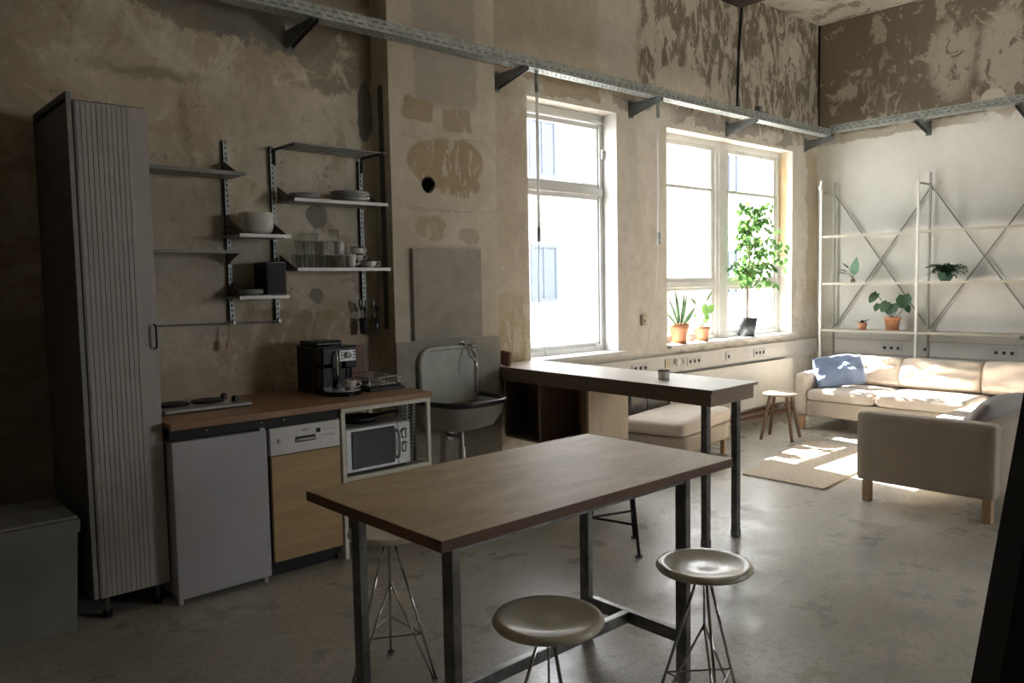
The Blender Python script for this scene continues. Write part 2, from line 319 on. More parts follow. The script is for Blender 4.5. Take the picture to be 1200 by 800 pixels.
# ------------------------------------------------------------------ mesh helpers
class MB:
    def __init__(s): s.v = []; s.f = []; s.sm = []
    def add(s, vs, fs, smooth=False):
        b = len(s.v); s.v += [Vector(v) for v in vs]; s.f += [tuple(i+b for i in q) for q in fs]; s.sm += [smooth]*len(fs); return s
    def box(s, x0, y0, z0, x1, y1, z1, m=None, bev=0):
        if bev:
            bm = bmesh.new(); bmesh.ops.create_cube(bm, size=1)
            for v in bm.verts: v.co = Vector(((x0+x1)/2+v.co.x*(x1-x0), (y0+y1)/2+v.co.y*(y1-y0), (z0+z1)/2+v.co.z*(z1-z0)))
            bmesh.ops.bevel(bm, geom=bm.edges[:], offset=bev, segments=2 if bev < .02 else 4, affect='EDGES', profile=.5)
            if m:
                for v in bm.verts: v.co = m @ v.co
            bm.verts.index_update()
            s.add([v.co.copy() for v in bm.verts], [[v.index for v in q.verts] for q in bm.faces], bev >= .02); bm.free(); return s
        vs = [Vector((x, y, z)) for z in (z0, z1) for y in (y0, y1) for x in (x0, x1)]
        if m: vs = [m @ v for v in vs]
        return s.add(vs, [(0, 2, 3, 1), (4, 5, 7, 6), (0, 1, 5, 4), (2, 6, 7, 3), (0, 4, 6, 2), (1, 3, 7, 5)])
    def cyl(s, p0, p1, r, r2=None, seg=16, cap=True):
        p0 = Vector(p0); p1 = Vector(p1); r2 = r if r2 is None else r2
        q = (p1-p0).to_track_quat('Z', 'Y'); vs = []
        for p, rr in ((p0, r), (p1, r2)):
            for i in range(seg):
                a = 2*PI*i/seg; vs.append(p + q @ Vector((rr*math.cos(a), rr*math.sin(a), 0)))
        s.add(vs, [(i, (i+1) % seg, seg+(i+1) % seg, seg+i) for i in range(seg)], seg > 6)
        if cap: s.add(vs, [tuple(reversed(range(seg))), tuple(range(seg, 2*seg))])
        return s
    def tube(s, pts, r, seg=8, taper=None):
        pts = [Vector(p) for p in pts]; n = len(pts); vs = []
        d0 = (pts[1]-pts[0]).normalized(); ref = Vector((0, 0, 1)) if abs(d0.z) < .9 else Vector((1, 0, 0)); nx = d0.cross(ref).normalized()
        for i, p in enumerate(pts):
            d = (pts[min(i+1, n-1)]-pts[max(i-1, 0)]).normalized(); nx = (nx-d*nx.dot(d)).normalized(); ny = d.cross(nx)
            rr = r if taper is None else r+(taper-r)*i/(n-1)
            for k in range(seg):
                a = 2*PI*k/seg; vs.append(p+nx*rr*math.cos(a)+ny*rr*math.sin(a))
        fs = [(i*seg+k, i*seg+(k+1) % seg, (i+1)*seg+(k+1) % seg, (i+1)*seg+k) for i in range(n-1) for k in range(seg)]
        fs += [tuple(reversed(range(seg))), tuple(range((n-1)*seg, n*seg))]
        return s.add(vs, fs, True)
    def lathe(s, prof, c=(0, 0, 0), seg=28):
        c = Vector(c); vs = []
        for r, z in prof:
            for i in range(seg):
                a = 2*PI*i/seg; vs.append(c+Vector((max(r, 1e-4)*math.cos(a), max(r, 1e-4)*math.sin(a), z)))
        return s.add(vs, [(j*seg+i, j*seg+(i+1) % seg, (j+1)*seg+(i+1) % seg, (j+1)*seg+i) for j in range(len(prof)-1) for i in range(seg)], True)
    def leaf(s, base, tip, up, w, droop=.15, n=6, heart=False, fold=.12):
        base = Vector(base); tip = Vector(tip); d = tip-base; L = d.length; side = d.cross(Vector(up)).normalized(); nrm = side.cross(d).normalized()
        vs = []
        for i in range(n+1):
            t_ = i/n
            ww = w*(math.sin(PI*min(1, t_**.7)) if not heart else (max(0, math.sin(PI*(.18+.82*t_)))**.8 if t_ < 1 else 0)); ww = max(ww, .0006)
            c = base+d*t_ - nrm*droop*L*t_*t_
            if heart and i == 0: vs += [c-side*ww*.9-d*.12, c, c+side*ww*.9-d*.12]; continue
            vs += [c-side*ww+nrm*fold*ww, c, c+side*ww+nrm*fold*ww]
        fs = []
        for i in range(n):
            a = i*3; fs += [(a, a+1, a+4, a+3), (a+1, a+2, a+5, a+4)]
        return s.add(vs, fs, True)
    def slotplate(s, p0, du, dv, dn, L, W, th, pitch, sl, rows, sw):
        """perforated strip: long axis du, short axis dv, thickness dn; real slots"""
        p0 = Vector(p0); du = Vector(du); dv = Vector(dv); dn = Vector(dn)*th
        n = int(L/pitch); ys = [0]
        for r in rows: ys += [r-sw/2, r+sw/2]
        ys.append(W)
        def slab(a0, a1, b0, b1):
            q = [p0+du*a+dv*b for a, b in ((a0, b0), (a1, b0), (a1, b1), (a0, b1))]
            s.add(q+[v+dn for v in q], [(3, 2, 1, 0), (4, 5, 6, 7), (0, 1, 5, 4), (1, 2, 6, 5), (2, 3, 7, 6), (3, 0, 4, 7)])
        for k in range(len(ys)-1):
            if k % 2 == 0: slab(0, L, ys[k], ys[k+1])
            else:
                off = (pitch/2 if (k//2) % 2 else 0)
                a = 0
                for i in range(n+1):
                    e = min(L, i*pitch+off+(pitch-sl)); 
                    if e > a: slab(a, e, ys[k], ys[k+1])
                    a = e+sl
                    if a >= L: break
        return s

def prop(o, label=None, cat=None, group=None, kind=None):
    if label: o['label'] = label
    if cat: o['category'] = cat
    if group: o['group'] = group
    if kind: o['kind'] = kind
    return o
def thing(name, label, cat, loc, rz=0, group=None):
    o = bpy.data.objects.new(name, None); C.objects.link(o); o.location = loc; o.rotation_euler = (0, 0, rz); o.empty_display_size = .1
    return prop(o, label, cat, group)
def part(name, mb, m, parent=None, world=True, label=None, kind=None, origin=None):
    """one mesh object. world=True: mb holds world coordinates"""
    me = bpy.data.meshes.new(name)
    org = Vector((0, 0, 0))
    if parent is not None and world:
        P = parent
        while P is not None: org += Vector(P.location); P = P.parent
    elif origin is not None: org = Vector(origin)
    me.from_pydata([tuple(v-org) for v in mb.v], [], mb.f)
    me.polygons.foreach_set('use_smooth', mb.sm); me.materials.append(m); me.update()
    bm = bmesh.new(); bm.from_mesh(me); bmesh.ops.recalc_face_normals(bm, faces=bm.faces); bm.to_mesh(me); bm.free()
    o = bpy.data.objects.new(name, me); C.objects.link(o)
    if parent is not None: o.parent = parent
    elif origin is not None: o.location = origin
    if label: o['label'] = label
    if kind: o['kind'] = kind
    return o
def single(name, mb, m, label, cat, origin, group=None):
    return prop(part(name, mb, m, None, origin=origin), label, cat, group)
def struct(name, mb, m, parent=None):
    o = part(name, mb, m, parent)
    if parent is None: o['kind'] = 'structure'
    return o
def structroot(name, loc=(0, 0, 0)):
    o = bpy.data.objects.new(name, None); C.objects.link(o); o.location = loc; o['kind'] = 'structure'; return o
def dup(root, loc, rz=None, label=None, group=None):
    r = root.copy(); C.objects.link(r); r.location = loc
    if rz is not None: r.rotation_euler = (0, 0, rz)
    if label: r['label'] = label
    if group: r['group'] = group
    for ch in list(root.children):
        c = ch.copy(); C.objects.link(c); c.parent = r
        for g in ch.children:
            d = g.copy(); C.objects.link(d); d.parent = c
    return r
def piece(o, loc=(0, 0, 0), rot=(0, 0, 0)):
    """another of the same part, sharing the mesh"""
    c = o.copy(); C.objects.link(c); c.parent = o.parent; c.location = loc; c.rotation_euler = rot; return c
def bow(pts, n=8):
    """Catmull-Rom through pts"""
    P = [Vector(p) for p in pts]; P = [P[0]*2-P[1]]+P+[P[-1]*2-P[-2]]; out = []
    for i in range(1, len(P)-2):
        for k in range(n):
            t = k/n; a, b, c, d = P[i-1:i+3]
            out.append(.5*((2*b)+(c-a)*t+(2*a-5*b+4*c-d)*t*t+(3*b-a-3*c+d)*t**3))
    return out+[P[-2]]
def cushion(wd, ht, th, n=26, wrinkle=.006, seed=0, sq=4, dent=0):
    """pillow in local coords: width along x, height along z, thickness along y, standing on z=0"""
    mb = MB(); vs = []; idx = {}
    for side in (1, -1):
        for j in range(n+1):
            for i in range(n+1):
                u = -1+2*i/n; v = -1+2*j/n
                e = (max(0, 1-abs(u)**sq)*max(0, 1-abs(v)**sq))**.5
                pin = 1-.05*(u*u)*(v*v)*2 - .02*(1-e)
                x = u*wd/2*(1-.05*(1-v*v)*abs(u)**3)*pin; z = v*ht/2*(1-.06*(1-u*u)*abs(v)**3)*pin
                nz = noise.noise(Vector((u*1.6+seed, v*1.6, side*.7)))*wrinkle*2.2 + noise.noise(Vector((u*4+seed, v*2.5+seed, side)))*wrinkle
                y = side*(th/2*e*(1-dent*math.exp(-(u*u+v*v)*3))+nz*e)
                edge = i in (0, n) or j in (0, n)
                if edge and side == -1: idx[(side, i, j)] = idx[(1, i, j)]; continue
                idx[(side, i, j)] = len(vs); vs.append(Vector((x, y, z+ht/2)))
    fs = []
    for side in (1, -1):
        for j in range(n):
            for i in range(n):
                q = [idx[(side, i, j)], idx[(side, i+1, j)], idx[(side, i+1, j+1)], idx[(side, i, j+1)]]
                fs.append(tuple(q if side == -1 else q[::-1]))
    mb.add(vs, fs, True); return mb
def softbox(x0, y0, z0, x1, y1, z1, bev, wr=.004, seed=0, n=18, puff=0):
    """upholstered block with soft edges and gentle wrinkles"""
    bm = bmesh.new(); bmesh.ops.create_cube(bm, size=1)
    for v in bm.verts: v.co = Vector(((x0+x1)/2+v.co.x*(x1-x0), (y0+y1)/2+v.co.y*(y1-y0), (z0+z1)/2+v.co.z*(z1-z0)))
    bmesh.ops.subdivide_edges(bm, edges=bm.edges[:], cuts=n, use_grid_fill=True)
    c = Vector(((x0+x1)/2, (y0+y1)/2, (z0+z1)/2)); h = Vector(((x1-x0)/2, (y1-y0)/2, (z1-z0)/2))
    for v in bm.verts:
        d = v.co-c; q = Vector([max(-(h[k]-bev), min(h[k]-bev, d[k])) for k in range(3)]); e = d-q
        if e.length > 1e-6: e = e.normalized()*bev*min(1, max(abs(e.x), abs(e.y), abs(e.z))/bev)
        v.co = c+q+e
        nn = (q+e); k = noise.noise(v.co*3+Vector((seed, 0, 0)))*wr*1.5+noise.noise(v.co*9+Vector((seed, 0, 0)))*wr
        v.co += (e.normalized() if e.length > 1e-6 else Vector((0, 0, 0)))*k
        if puff and d.z > 0: v.co.z += puff*max(0, 1-(d.x/h.x)**2)**.5*max(0, 1-(d.y/h.y)**2)**.5
    mb = MB(); bm.verts.index_update(); mb.add([v.co.copy() for v in bm.verts], [[v.index for v in q.verts] for q in bm.faces], True); bm.free(); return mb

# ------------------------------------------------------------------ the room shell
YW, YC, XE, ZC = 4.87, 4.66, 9.52, 4.66
XL, YB = -2.2, -4.2
TH = .34
def holed(x0, x1, z0, z1, holes, y0, y1):
    mb = MB(); xs = sorted({x0, x1, *[h[0] for h in holes], *[h[1] for h in holes]}); zs = sorted({z0, z1, *[h[2] for h in holes], *[h[3] for h in holes]})
    for a, b in zip(xs, xs[1:]):
        for c_, d in zip(zs, zs[1:]):
            if any(h[0] <= a and b <= h[1] and h[2] <= c_ and d <= h[3] for h in holes): continue
            mb.box(a, y0, c_, b, y1, d)
    return mb
H1 = (4.60, 5.73, .955, 3.14); H2 = (6.47, 8.91, .955, 3.10)
struct('floor', MB().box(XL-.3, YB-.3, -.2, XE+.3, YW+TH, 0), M_FLOOR)
struct('ceiling', MB().box(XL-.3, YB-.3, ZC, XE+.3, YW+TH, ZC+.3), M_CEIL)
struct('wall_back', holed(XL-.3, XE+.3, 0, ZC, [H1, H2], YW, YW+TH), M_WALL)
struct('wall_right', MB().box(XE, YB, 0, XE+.3, YW, ZC), M_END)
struct('wall_left', MB().box(XL-.3, YB, 0, XL, YW, ZC), M_DIM)
H3 = (6.5, 8.5, 1.3, 3.1)  # opening for the added fill window, out of view
struct('wall_front', holed(XL-.3, XE+.3, 0, ZC, [H3], YB-.3, YB), M_PALE)
# chimney breast with a round flue hole
cb = MB(); hx, hz, hr = 3.43, 2.31, .052
x0, x1 = 3.112, 4.07
N = 24; ring = [Vector((hx+hr*math.cos(2*PI*i/N), YC, hz+hr*math.sin(2*PI*i/N))) for i in range(N)]
s = .2; sq = []
for i in range(N):
    a = 2*PI*i/N; k = s/max(abs(math.cos(a)), abs(math.sin(a))); sq.append(Vector((hx+k*math.cos(a), YC, hz+k*math.sin(a))))
cb.add(ring+sq, [(i, (i+1) % N, N+(i+1) % N, N+i) for i in range(N)])
cb.add(ring+[v+Vector((0, .15, 0)) for v in ring], [(i, (i+1) % N, N+(i+1) % N, N+i) for i in range(N)])
for a, b, c_, d in ((x0, hx-s, 0, ZC), (hx+s, x1, 0, ZC), (hx-s, hx+s, 0, hz-s), (hx-s, hx+s, hz+s, ZC)):
    cb.add([(a, YC, c_), (b, YC, c_), (b, YC, d), (a, YC, d)], [(0, 1, 2, 3)])
cb.add([(x0, YC, 0), (x0, YW, 0), (x0, YW, ZC), (x0, YC, ZC)], [(0, 1, 2, 3)]); cb.add([(x1, YC, 0), (x1, YW, 0), (x1, YW, ZC), (x1, YC, ZC)], [(0, 1, 2, 3)])
ch = struct('chimney_breast_wall', cb, M_CHIM)
struct('flue_hole', MB().cyl((hx, YC+.14, hz), (hx, YC+.15, hz), hr+.01, seg=24), M_BLACKM, ch)
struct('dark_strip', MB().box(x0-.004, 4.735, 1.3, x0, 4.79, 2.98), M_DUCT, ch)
# ceiling beam
struct('ceiling_beam', MB().box(7.42, YB, 4.50, 7.76, YW, ZC, bev=.008), M_BEAM)

# ------------------------------------------------------------------ windows
def frame_rect(mb, x0, x1, z0, z1, t, y0, y1, tb=None):
    tb = tb or t
    mb.box(x0, y0, z0, x0+t, y1, z1, bev=.004).box(x1-t, y0, z0, x1, y1, z1, bev=.004).box(x0+t, y0, z1-t, x1-t, y1, z1, bev=.004).box(x0+t, y0, z0, x1-t, y1, z0+tb, bev=.004)
    return mb
YF = 5.06
w1 = structroot('window_1', (5.16, 5.1, .955))
struct('window_frame', frame_rect(MB(), H1[0], H1[1], H1[2], H1[3], .05, YF-.02, YF+.12).box(H1[0], YF-.03, 2.405, H1[1], YF+.1, 2.47, bev=.006).box(H1[0], YF-.035, 3.06, H1[1], YF, 3.09, bev=.004), M_FRAME, w1)
def sash(root, x0, x1, z0, z1, t=.045, y=YF):
    o = struct('sash', frame_rect(MB(), x0, x1, z0, z1, t, y, y+.05).box(x0+t-.008, y-.008, z0+t, x0+t, y+.02, z1-t), M_FRAME, root)
    g = MB().box(x0+t-.005, y+.022, z0+t-.005, x1-t+.005, y+.028, z1-t+.005)
    p = part('pane', g, M_PANE); p.parent = o
    for v in p.data.vertices: v.co -= Vector(root.location)
    return o
sash(w1, H1[0]+.05, H1[1]-.02, .995, 2.41); sash(w1, H1[0]+.05, H1[1]-.02, 2.465, 3.06)
struct('latch', MB().cyl((5.70, YF-.03, 2.79), (5.70, YF, 2.79), .01).box(5.69, YF-.045, 2.74, 5.71, YF-.03, 2.83, bev=.003).cyl((5.68, YF-.04, 2.80), (5.73, YF-.04, 2.81), .006), M_FRAME, w1)
struct('latch', MB().box(5.60, YF-.03, 1.0, 5.71, YF, 1.02, bev=.004).box(5.58, YF-.03, 1.03, 5.60, YF, 1.08, bev=.003), M_FRAME, w1)
struct('window_sill', MB().box(H1[0], 4.80, .925, H1[1]+.05, YF, .958, bev=.006), M_SILL, w1)
struct('reveal', MB().box(H1[1]-.004, YW+.002, .96, H1[1], YF, 3.14), M_SILL, w1)
w2 = structroot('window_2', (7.7, 5.1, .955))
fr = frame_rect(MB(), H2[0], H2[1], H2[2], H2[3], .055, YF-.02, YF+.12).box(7.56, YF-.03, .96, 7.78, YF+.1, 3.08, bev=.008).box(7.60, YF-.05, .96, 7.74, YF-.02, 3.06, bev=.006)
struct('window_frame', fr, M_FRAME, w2)
for a, b in ((6.525, 7.56), (7.78, 8.86)):
    sash(w2, a, b, 1.58, 3.05, .05)
    sash(w2, a, b, .99, 1.54, .045)
    struct('glazing_bar', MB().box(a+.05, YF, 2.56, b-.05, YF+.045, 2.595, bev=.004), M_FRAME, w2)
    struct('transom', MB().box(a, YF-.015, 1.53, b, YF+.06, 1.59, bev=.005), M_FRAME, w2)
struct('window_sill', MB().box(H2[0], 4.82, .925, H2[1], YF, .960, bev=.008), M_SILL, w2)
wr = Wall('reveal_plaster', (.70, .66, .58), (.74, .71, .66), ax=1, dist=.1)
wr.blob(5.02, 2.3, .07, .75, (.62, .45, .25), .95, .15, box=True); wr.blob(4.95, 1.6, .14, .25, (.50, .49, .46), .8, .2); wr.blob(4.95, 1.2, .1, .15, (.55, .52, .44), .8, .3)
struct('reveal', MB().box(H2[1]-.004, YW+.002, .96, H2[1], YF, 3.10), wr.end(), w2)

w3 = structroot('added_fill_window', (7.5, YB-.2, 1.3))  # unseen window added behind the camera for soft fill light
struct('window_frame', frame_rect(MB(), H3[0], H3[1], H3[2], H3[3], .055, YB-.25, YB-.15).box(7.44, YB-.25, 1.355, 7.56, YB-.15, 3.045), M_FRAME, w3)
for a, b in ((6.555, 7.44), (7.56, 8.445)): struct('pane', MB().box(a, YB-.203, 1.355, b, YB-.197, 3.045), M_PANE, w3)

# ------------------------------------------------------------------ outside: courtyard and buildings
struct('courtyard_ground', MB().box(-40, -50, -.6, 70, 60, -.3), M_YARD)
def building(name, label, x0, x1, y0, y1, h, m, zs, step, wx0):
    b = thing(name, label, 'building', (x0, y0, -.3))
    part('facade', MB().box(x0, y0, -.3, x1, y1, h), m, b)
    first = None
    x = wx0
    while x+1.1 < x1:
        for z in zs:
            if z+1.9 > h: continue
            if first is None:
                first = part('window', frame_rect(MB(), x, x+1.1, z, z+1.7, .10, y0-.06, y0+.04).box(x+.5, y0-.05, z, x+.6, y0+.02, z+1.7).box(x+.08, y0-.012, z+.08, x+1.02, y0-.004, z+1.62), M_FACW, b); o0 = (x, z)
            else: piece(first, (x-o0[0], 0, z-o0[1]))
        x += step
    return b
building('opposite_building', 'white rendered building across the yard outside both windows', 7.9, 46, 17, 24, 7.2, M_FAC, (1.05, 4.70), 3.25, 9.6)
building('sun_blocking_building', 'unseen tall block added across the yard to keep sun off narrow window', -6, 7.9, 17, 24, 14.6, M_FAC, (-.1, 3.1, 6.4, 9.7), 3.0, -5.2)  # out of view; height and edge chosen to block sun from the narrow window
building('beige_stair_tower', 'beige projecting bay seen through the narrow window', 18.9, 22.0, 15.4, 16.98, 7.1, M_FACB, (), 3, 19)

# ------------------------------------------------------------------ radiator, pipes, trunking, sockets
r = thing('radiator', 'flat cream panel radiator under the wide window', 'radiator', (7.5, 4.8, .17))
part('front_panel', MB().box(6.35, 4.735, .18, 8.70, 4.76, .68, bev=.005), M_RAD, r)
part('top_grille', MB().slotplate((6.36, 4.762, .665), (1, 0, 0), (0, 1, 0), (0, 0, 1), 2.33, .08, .004, .03, .02, (.02, .04, .06), .010), M_RAD, r)
part('convector', MB().box(6.4, 4.765, .2, 8.66, 4.835, .64), M_CABED, r)
for x in (6.7, 8.3): part('wall_bracket', MB().box(x, 4.83, .3, x+.04, YW, .6), M_RAD, r)
part('valve', MB().cyl((8.55, 4.79, .10), (8.55, 4.79, .2), .014).cyl((8.42, 4.76, .135), (8.50, 4.76, .135), .028).cyl((8.50, 4.76, .135), (8.55, 4.79, .135), .012), M_SILV, r, label='grey valve with a round knob')
for k, z in enumerate((.05, .11)):
    single('heating_pipe', MB().tube([(5.0, 4.825, z), (9.40, 4.825, z+.004)], .015, 10), M_COPPER, ('lower' if k == 0 else 'upper')+' of two copper heating pipes running above the floor under radiator', 'pipe', (7, 4.825, z), 'copper pipes under the radiator')
single('wall_pipes', MB().tube(bow([(9.30, 4.83, .02), (9.30, 4.84, .4), (9.31, 4.84, .66)]), .006, 8), M_STEEL, 'thin dark riser pipe in the corner beside the blue cushion', 'pipe', (9.3, 4.83, 0))
tr = thing('cable_trunking', 'long cream cable trunking under the windows', 'trunking', (5.0, YW, .69))
part('cover', MB().box(4.62, 4.81, .69, XE-.06, YW, .865, bev=.004), M_TRUNK, tr)
part('groove', MB().box(4.63, 4.806, .72, XE-.07, 4.812, .726).box(4.63, 4.806, .832, XE-.07, 4.812, .838), M_OUTLET, tr)
tr2 = thing('cable_trunking', 'cream cable trunking on the white wall behind the sofa', 'trunking', (XE, 3, .70))
part('cover', MB().box(XE-.06, 1.0, .70, XE, YW-.001, .865, bev=.004), M_TRUNK, tr2)
part('groove', MB().box(XE-.064, 1.0, .725, XE-.058, 4.80, .731).box(XE-.064, 1.0, .835, XE-.058, 4.80, .841), M_OUTLET, tr2)
def outlet(u, n, label, wall='back', m=M_OUTLET, z=.78):
    wd = .075*n+.012
    o = thing('socket_outlet', label, 'socket', (u, 4.81, z) if wall == 'back' else (XE-.06, u, z), 0 if wall == 'back' else -PI/2, 'power sockets on the trunking')
    part('face_plate', MB().box(-wd/2, -.012, -.042, wd/2, 0, .042, bev=.004), m, o, False)
    hole = None
    for k in range(n):
        x = -wd/2+.0435+k*.075
        if hole is None:
            x_0 = x; hole = part('socket', MB().lathe([(.0, .002), (.015, .002), (.017, .0), (.019, .003), (.0, .0035)], seg=20), M_HOLE, o, False)
            hole.rotation_euler = (PI/2, 0, 0); hole.location = (x, -.0125, 0)
        else: h2 = piece(hole, (x, -.0125, 0), (PI/2, 0, 0))
    return o
outlet(5.96, 3, 'triple power socket on the trunking behind the desk top')
outlet(6.83, 3, 'triple power socket beside the white plug, below the aloe')
outlet(8.08, 3, 'triple power socket on the trunking under the ficus')
outlet(7.45, 1, 'single socket between two triple sockets under wide window')
outlet(3.92, 3, 'triple power socket behind the first sofa back cushion', 'end')
outlet(3.55, 1, 'small single socket beside the shelf post behind the sofa', 'end')
outlet(2.76, 3, 'triple power socket above the corner sofa cushion', 'end')
sw = thing('light_switch', 'yellowed square switch on the trunking beside the white plug', 'switch', (6.39, 4.81, .79))
part('face_plate', MB().box(6.345, 4.797, .745, 6.435, 4.81, .835, bev=.004), M_YELLOW, sw); part('rocker', MB().box(6.37, 4.790, .765, 6.41, 4.797, .815, bev=.003), M_YELLOW, sw)
pl = thing('power_plug', 'white power plug with a short lead in the trunking', 'plug', (6.52, 4.81, .79))
part('plug_body', MB().cyl((6.52, 4.775, .80), (6.52, 4.81, .80), .028).box(6.49, 4.76, .76, 6.55, 4.78, .82, bev=.006), M_CABLE, pl)
part('lead', MB().tube(bow([(6.53, 4.765, .78), (6.55, 4.74, .755), (6.60, 4.76, .75), (6.62, 4.79, .77)]), .005, 6), M_CABLE, pl)
bl = thing('blank_plate', 'pale blank cover plate between the plug and triple socket', 'plate', (6.65, 4.81, .79))
part('face_plate', MB().box(6.61, 4.80, .75, 6.69, 4.81, .83, bev=.003), M_OUTLET, bl); part('thermostat', MB().cyl((6.65, 4.785, .79), (6.65, 4.80, .79), .022), M_OUTLET, bl)
jb = thing('junction_box', 'small open cream box on the pier between the windows', 'junction box', (6.08, YW, 1.23))
part('back_plate', MB().box(6.05, YW-.012, 1.18, 6.12, YW, 1.28), M_YELLOW, jb); part('box_rim', MB().box(6.05, YW-.035, 1.18, 6.06, YW-.01, 1.28).box(6.06, YW-.035, 1.27, 6.12, YW-.01, 1.28).box(6.06, YW-.035, 1.18, 6.12, YW-.01, 1.19).box(6.09, YW-.03, 1.21, 6.115, YW-.012, 1.235), M_YELLOW, jb)
# drop conduits from the tray with a cable below
t = NT('translucent_tube'); t.fin((.80, .79, .77), .5); tl = t.n('ShaderNodeBsdfTranslucent'); t.val(tl.inputs[0], (.8, .79, .77))
mx = t.n('ShaderNodeMixShader'); mx.inputs[0].default_value = .55; t.l(t.b.outputs[0], mx.inputs[1]); t.l(tl.outputs[0], mx.inputs[2]); t.l(mx.outputs[0], t.out.inputs[0]); M_PVC = t.m
def drop(x, y, z1, z0, pts, label):
    o = thing('drop_conduit', label, 'conduit', (x, y, z0), 0, 'white conduits hanging from the cable tray')
    part('tube', MB().cyl((x, y, z0), (x, y, z1), .013, seg=12), M_PVC, o)
    part('end_sleeve', MB().cyl((x, y, z0-.05), (x, y, z0+.06), .016, seg=12), M_GALV, o)
    part('end_sleeve', MB().cyl((x, y, z1-.16), (x, y, z1-.02), .017, seg=12), M_GALV, o)
    part('cable', MB().tube(bow(pts), .003, 6), M_CABLE, o)
drop(4.455, 4.60, 3.255, 1.98, [(4.455, 4.60, 1.95), (4.46, 4.62, 1.6), (4.50, 4.64, 1.3), (4.60, 4.70, 1.05), (4.75, 4.84, .965)], 'white conduit with a thin cable hanging at the narrow window')
drop(6.03, 4.63, 3.255, 1.99, [(6.03, 4.63, 1.96), (6.02, 4.66, 1.5), (6.04, 4.74, 1.2), (6.05, 4.80, .90)], 'white conduit with a thin cable hanging before the pier')
single('wall_cable', MB().tube(bow([(7.79, YW-.015, 4.52), (7.73, YW-.015, 4.0), (7.70, YW-.015, 3.42)]), .012, 8), M_BLACKST, 'dark cable running from the ceiling beam down to the tray', 'cable', (7.7, YW-.015, 3.42))
single('corner_cable', MB().tube([(9.503, 4.855, 4.655), (9.503, 4.855, 3.39)], .011, 8), M_BLACKST, 'thin dark cable down the upper corner of the room', 'cable', (9.5, 4.855, 3.39))

# ------------------------------------------------------------------ cable tray + brackets
ty0, ty1, tz0, tz1 = 4.53, 4.64, 3.255, 3.335
ct = thing('cable_tray', 'perforated galvanised cable tray along the long wall', 'cable tray', (5, 4.58, tz0))
Lt = 9.17-.6
part('side_rail', MB().slotplate((.6, ty0, tz0), (1, 0, 0), (0, 0, 1), (0, 1, 0), Lt, .08, .003, .075, .042, (.026, .056), .012), M_GALV, ct)
part('side_rail', MB().slotplate((.6, ty1, tz0), (1, 0, 0), (0, 0, 1), (0, 1, 0), Lt, .08, .003, .075, .042, (), .009), M_GALVD, ct)  # rear rail solid and darker, painting in the shade behind the front slots
part('tray_floor', MB().slotplate((.6, ty0, tz0), (1, 0, 0), (0, 1, 0), (0, 0, 1), Lt+.11, .113, .003, .05, .026, (.03, .055, .08), .010), M_GALV, ct)
part('cable', MB().tube(bow([(.7, 4.57, 3.275), (3, 4.59, 3.272), (5, 4.57, 3.275), (7.5, 4.60, 3.272), (9.15, 4.58, 3.275)]), .009, 6).tube(bow([(.7, 4.60, 3.275), (3, 4.56, 3.272), (5, 4.60, 3.275), (7.5, 4.57, 3.272), (9.15, 4.6, 3.275)]), .007, 6), M_CABLE, ct)
ct2 = thing('cable_tray', 'perforated galvanised cable tray on the wall above the shelving', 'cable tray', (9.22, 3, tz0+.04))
z_ = tz0+.045
part('side_rail', MB().slotplate((9.17, .5, z_), (0, 1, 0), (0, 0, 1), (1, 0, 0), 4.05, .08, .003, .075, .042, (.026, .056), .012), M_GALV, ct2)
part('side_rail', MB().slotplate((9.28, .5, z_), (0, 1, 0), (0, 0, 1), (1, 0, 0), 4.15, .08, .003, .075, .042, (), .009), M_GALVD, ct2)  # darker unslotted rail, its colour stands in for shade seen through the slots
part('tray_floor', MB().slotplate((9.17, .5, z_), (0, 1, 0), (1, 0, 0), (0, 0, 1), 4.15, .113, .003, .05, .026, (.03, .055, .08), .010), M_GALV, ct2)
def bracket(u, wall, label):
    o = thing('tray_bracket', label, 'bracket', (u, YW, 3.25) if wall == 'back' else (XE, u, 3.29), 0 if wall == 'back' else -PI/2, 'steel brackets carrying the cable tray')
    prof = [(0, 0), (-.36, 0), (-.36, -.025), (0, -.115)]
    mb = MB()
    for sx in (-.02, .018):
        mb.add([(sx, y, z) for y, z in prof]+[(sx+.003, y, z) for y, z in prof], [(0, 1, 2, 3), (4, 7, 6, 5), (0, 4, 5, 1), (1, 5, 6, 2), (2, 6, 7, 3), (3, 7, 4, 0)])
    mb.box(-.02, -.36, -.004, .021, 0, 0)
    part('arm', mb, M_GALVD, o, False)
    part('wall_plate', MB().box(-.03, -.006, -.13, .03, 0, .03), M_GALVD, o, False)
    return o
for x, l in ((2.50, 'above the wire rack'), (4.27, 'between chimney and narrow window'), (5.93, 'on the pier between windows'), (7.52, 'above the wide window'), (9.2, 'in the room corner')):
    bracket(x, 'back', 'grey steel tray bracket '+l)
bracket(3.58, 'end', 'grey steel tray bracket above the shelving unit'); bracket(2.62, 'end', 'grey steel tray bracket on the end wall at frame edge')
single('pipe_stub', MB().box(7.62, 4.54, 3.335, 7.68, 4.60, 3.40, bev=.004).cyl((7.70, 4.57, 3.345), (7.80, 4.57, 3.345), .018), M_GALVD, 'small metal clip standing on the tray below the dark cable', 'clip', (7.65, 4.57, 3.335))

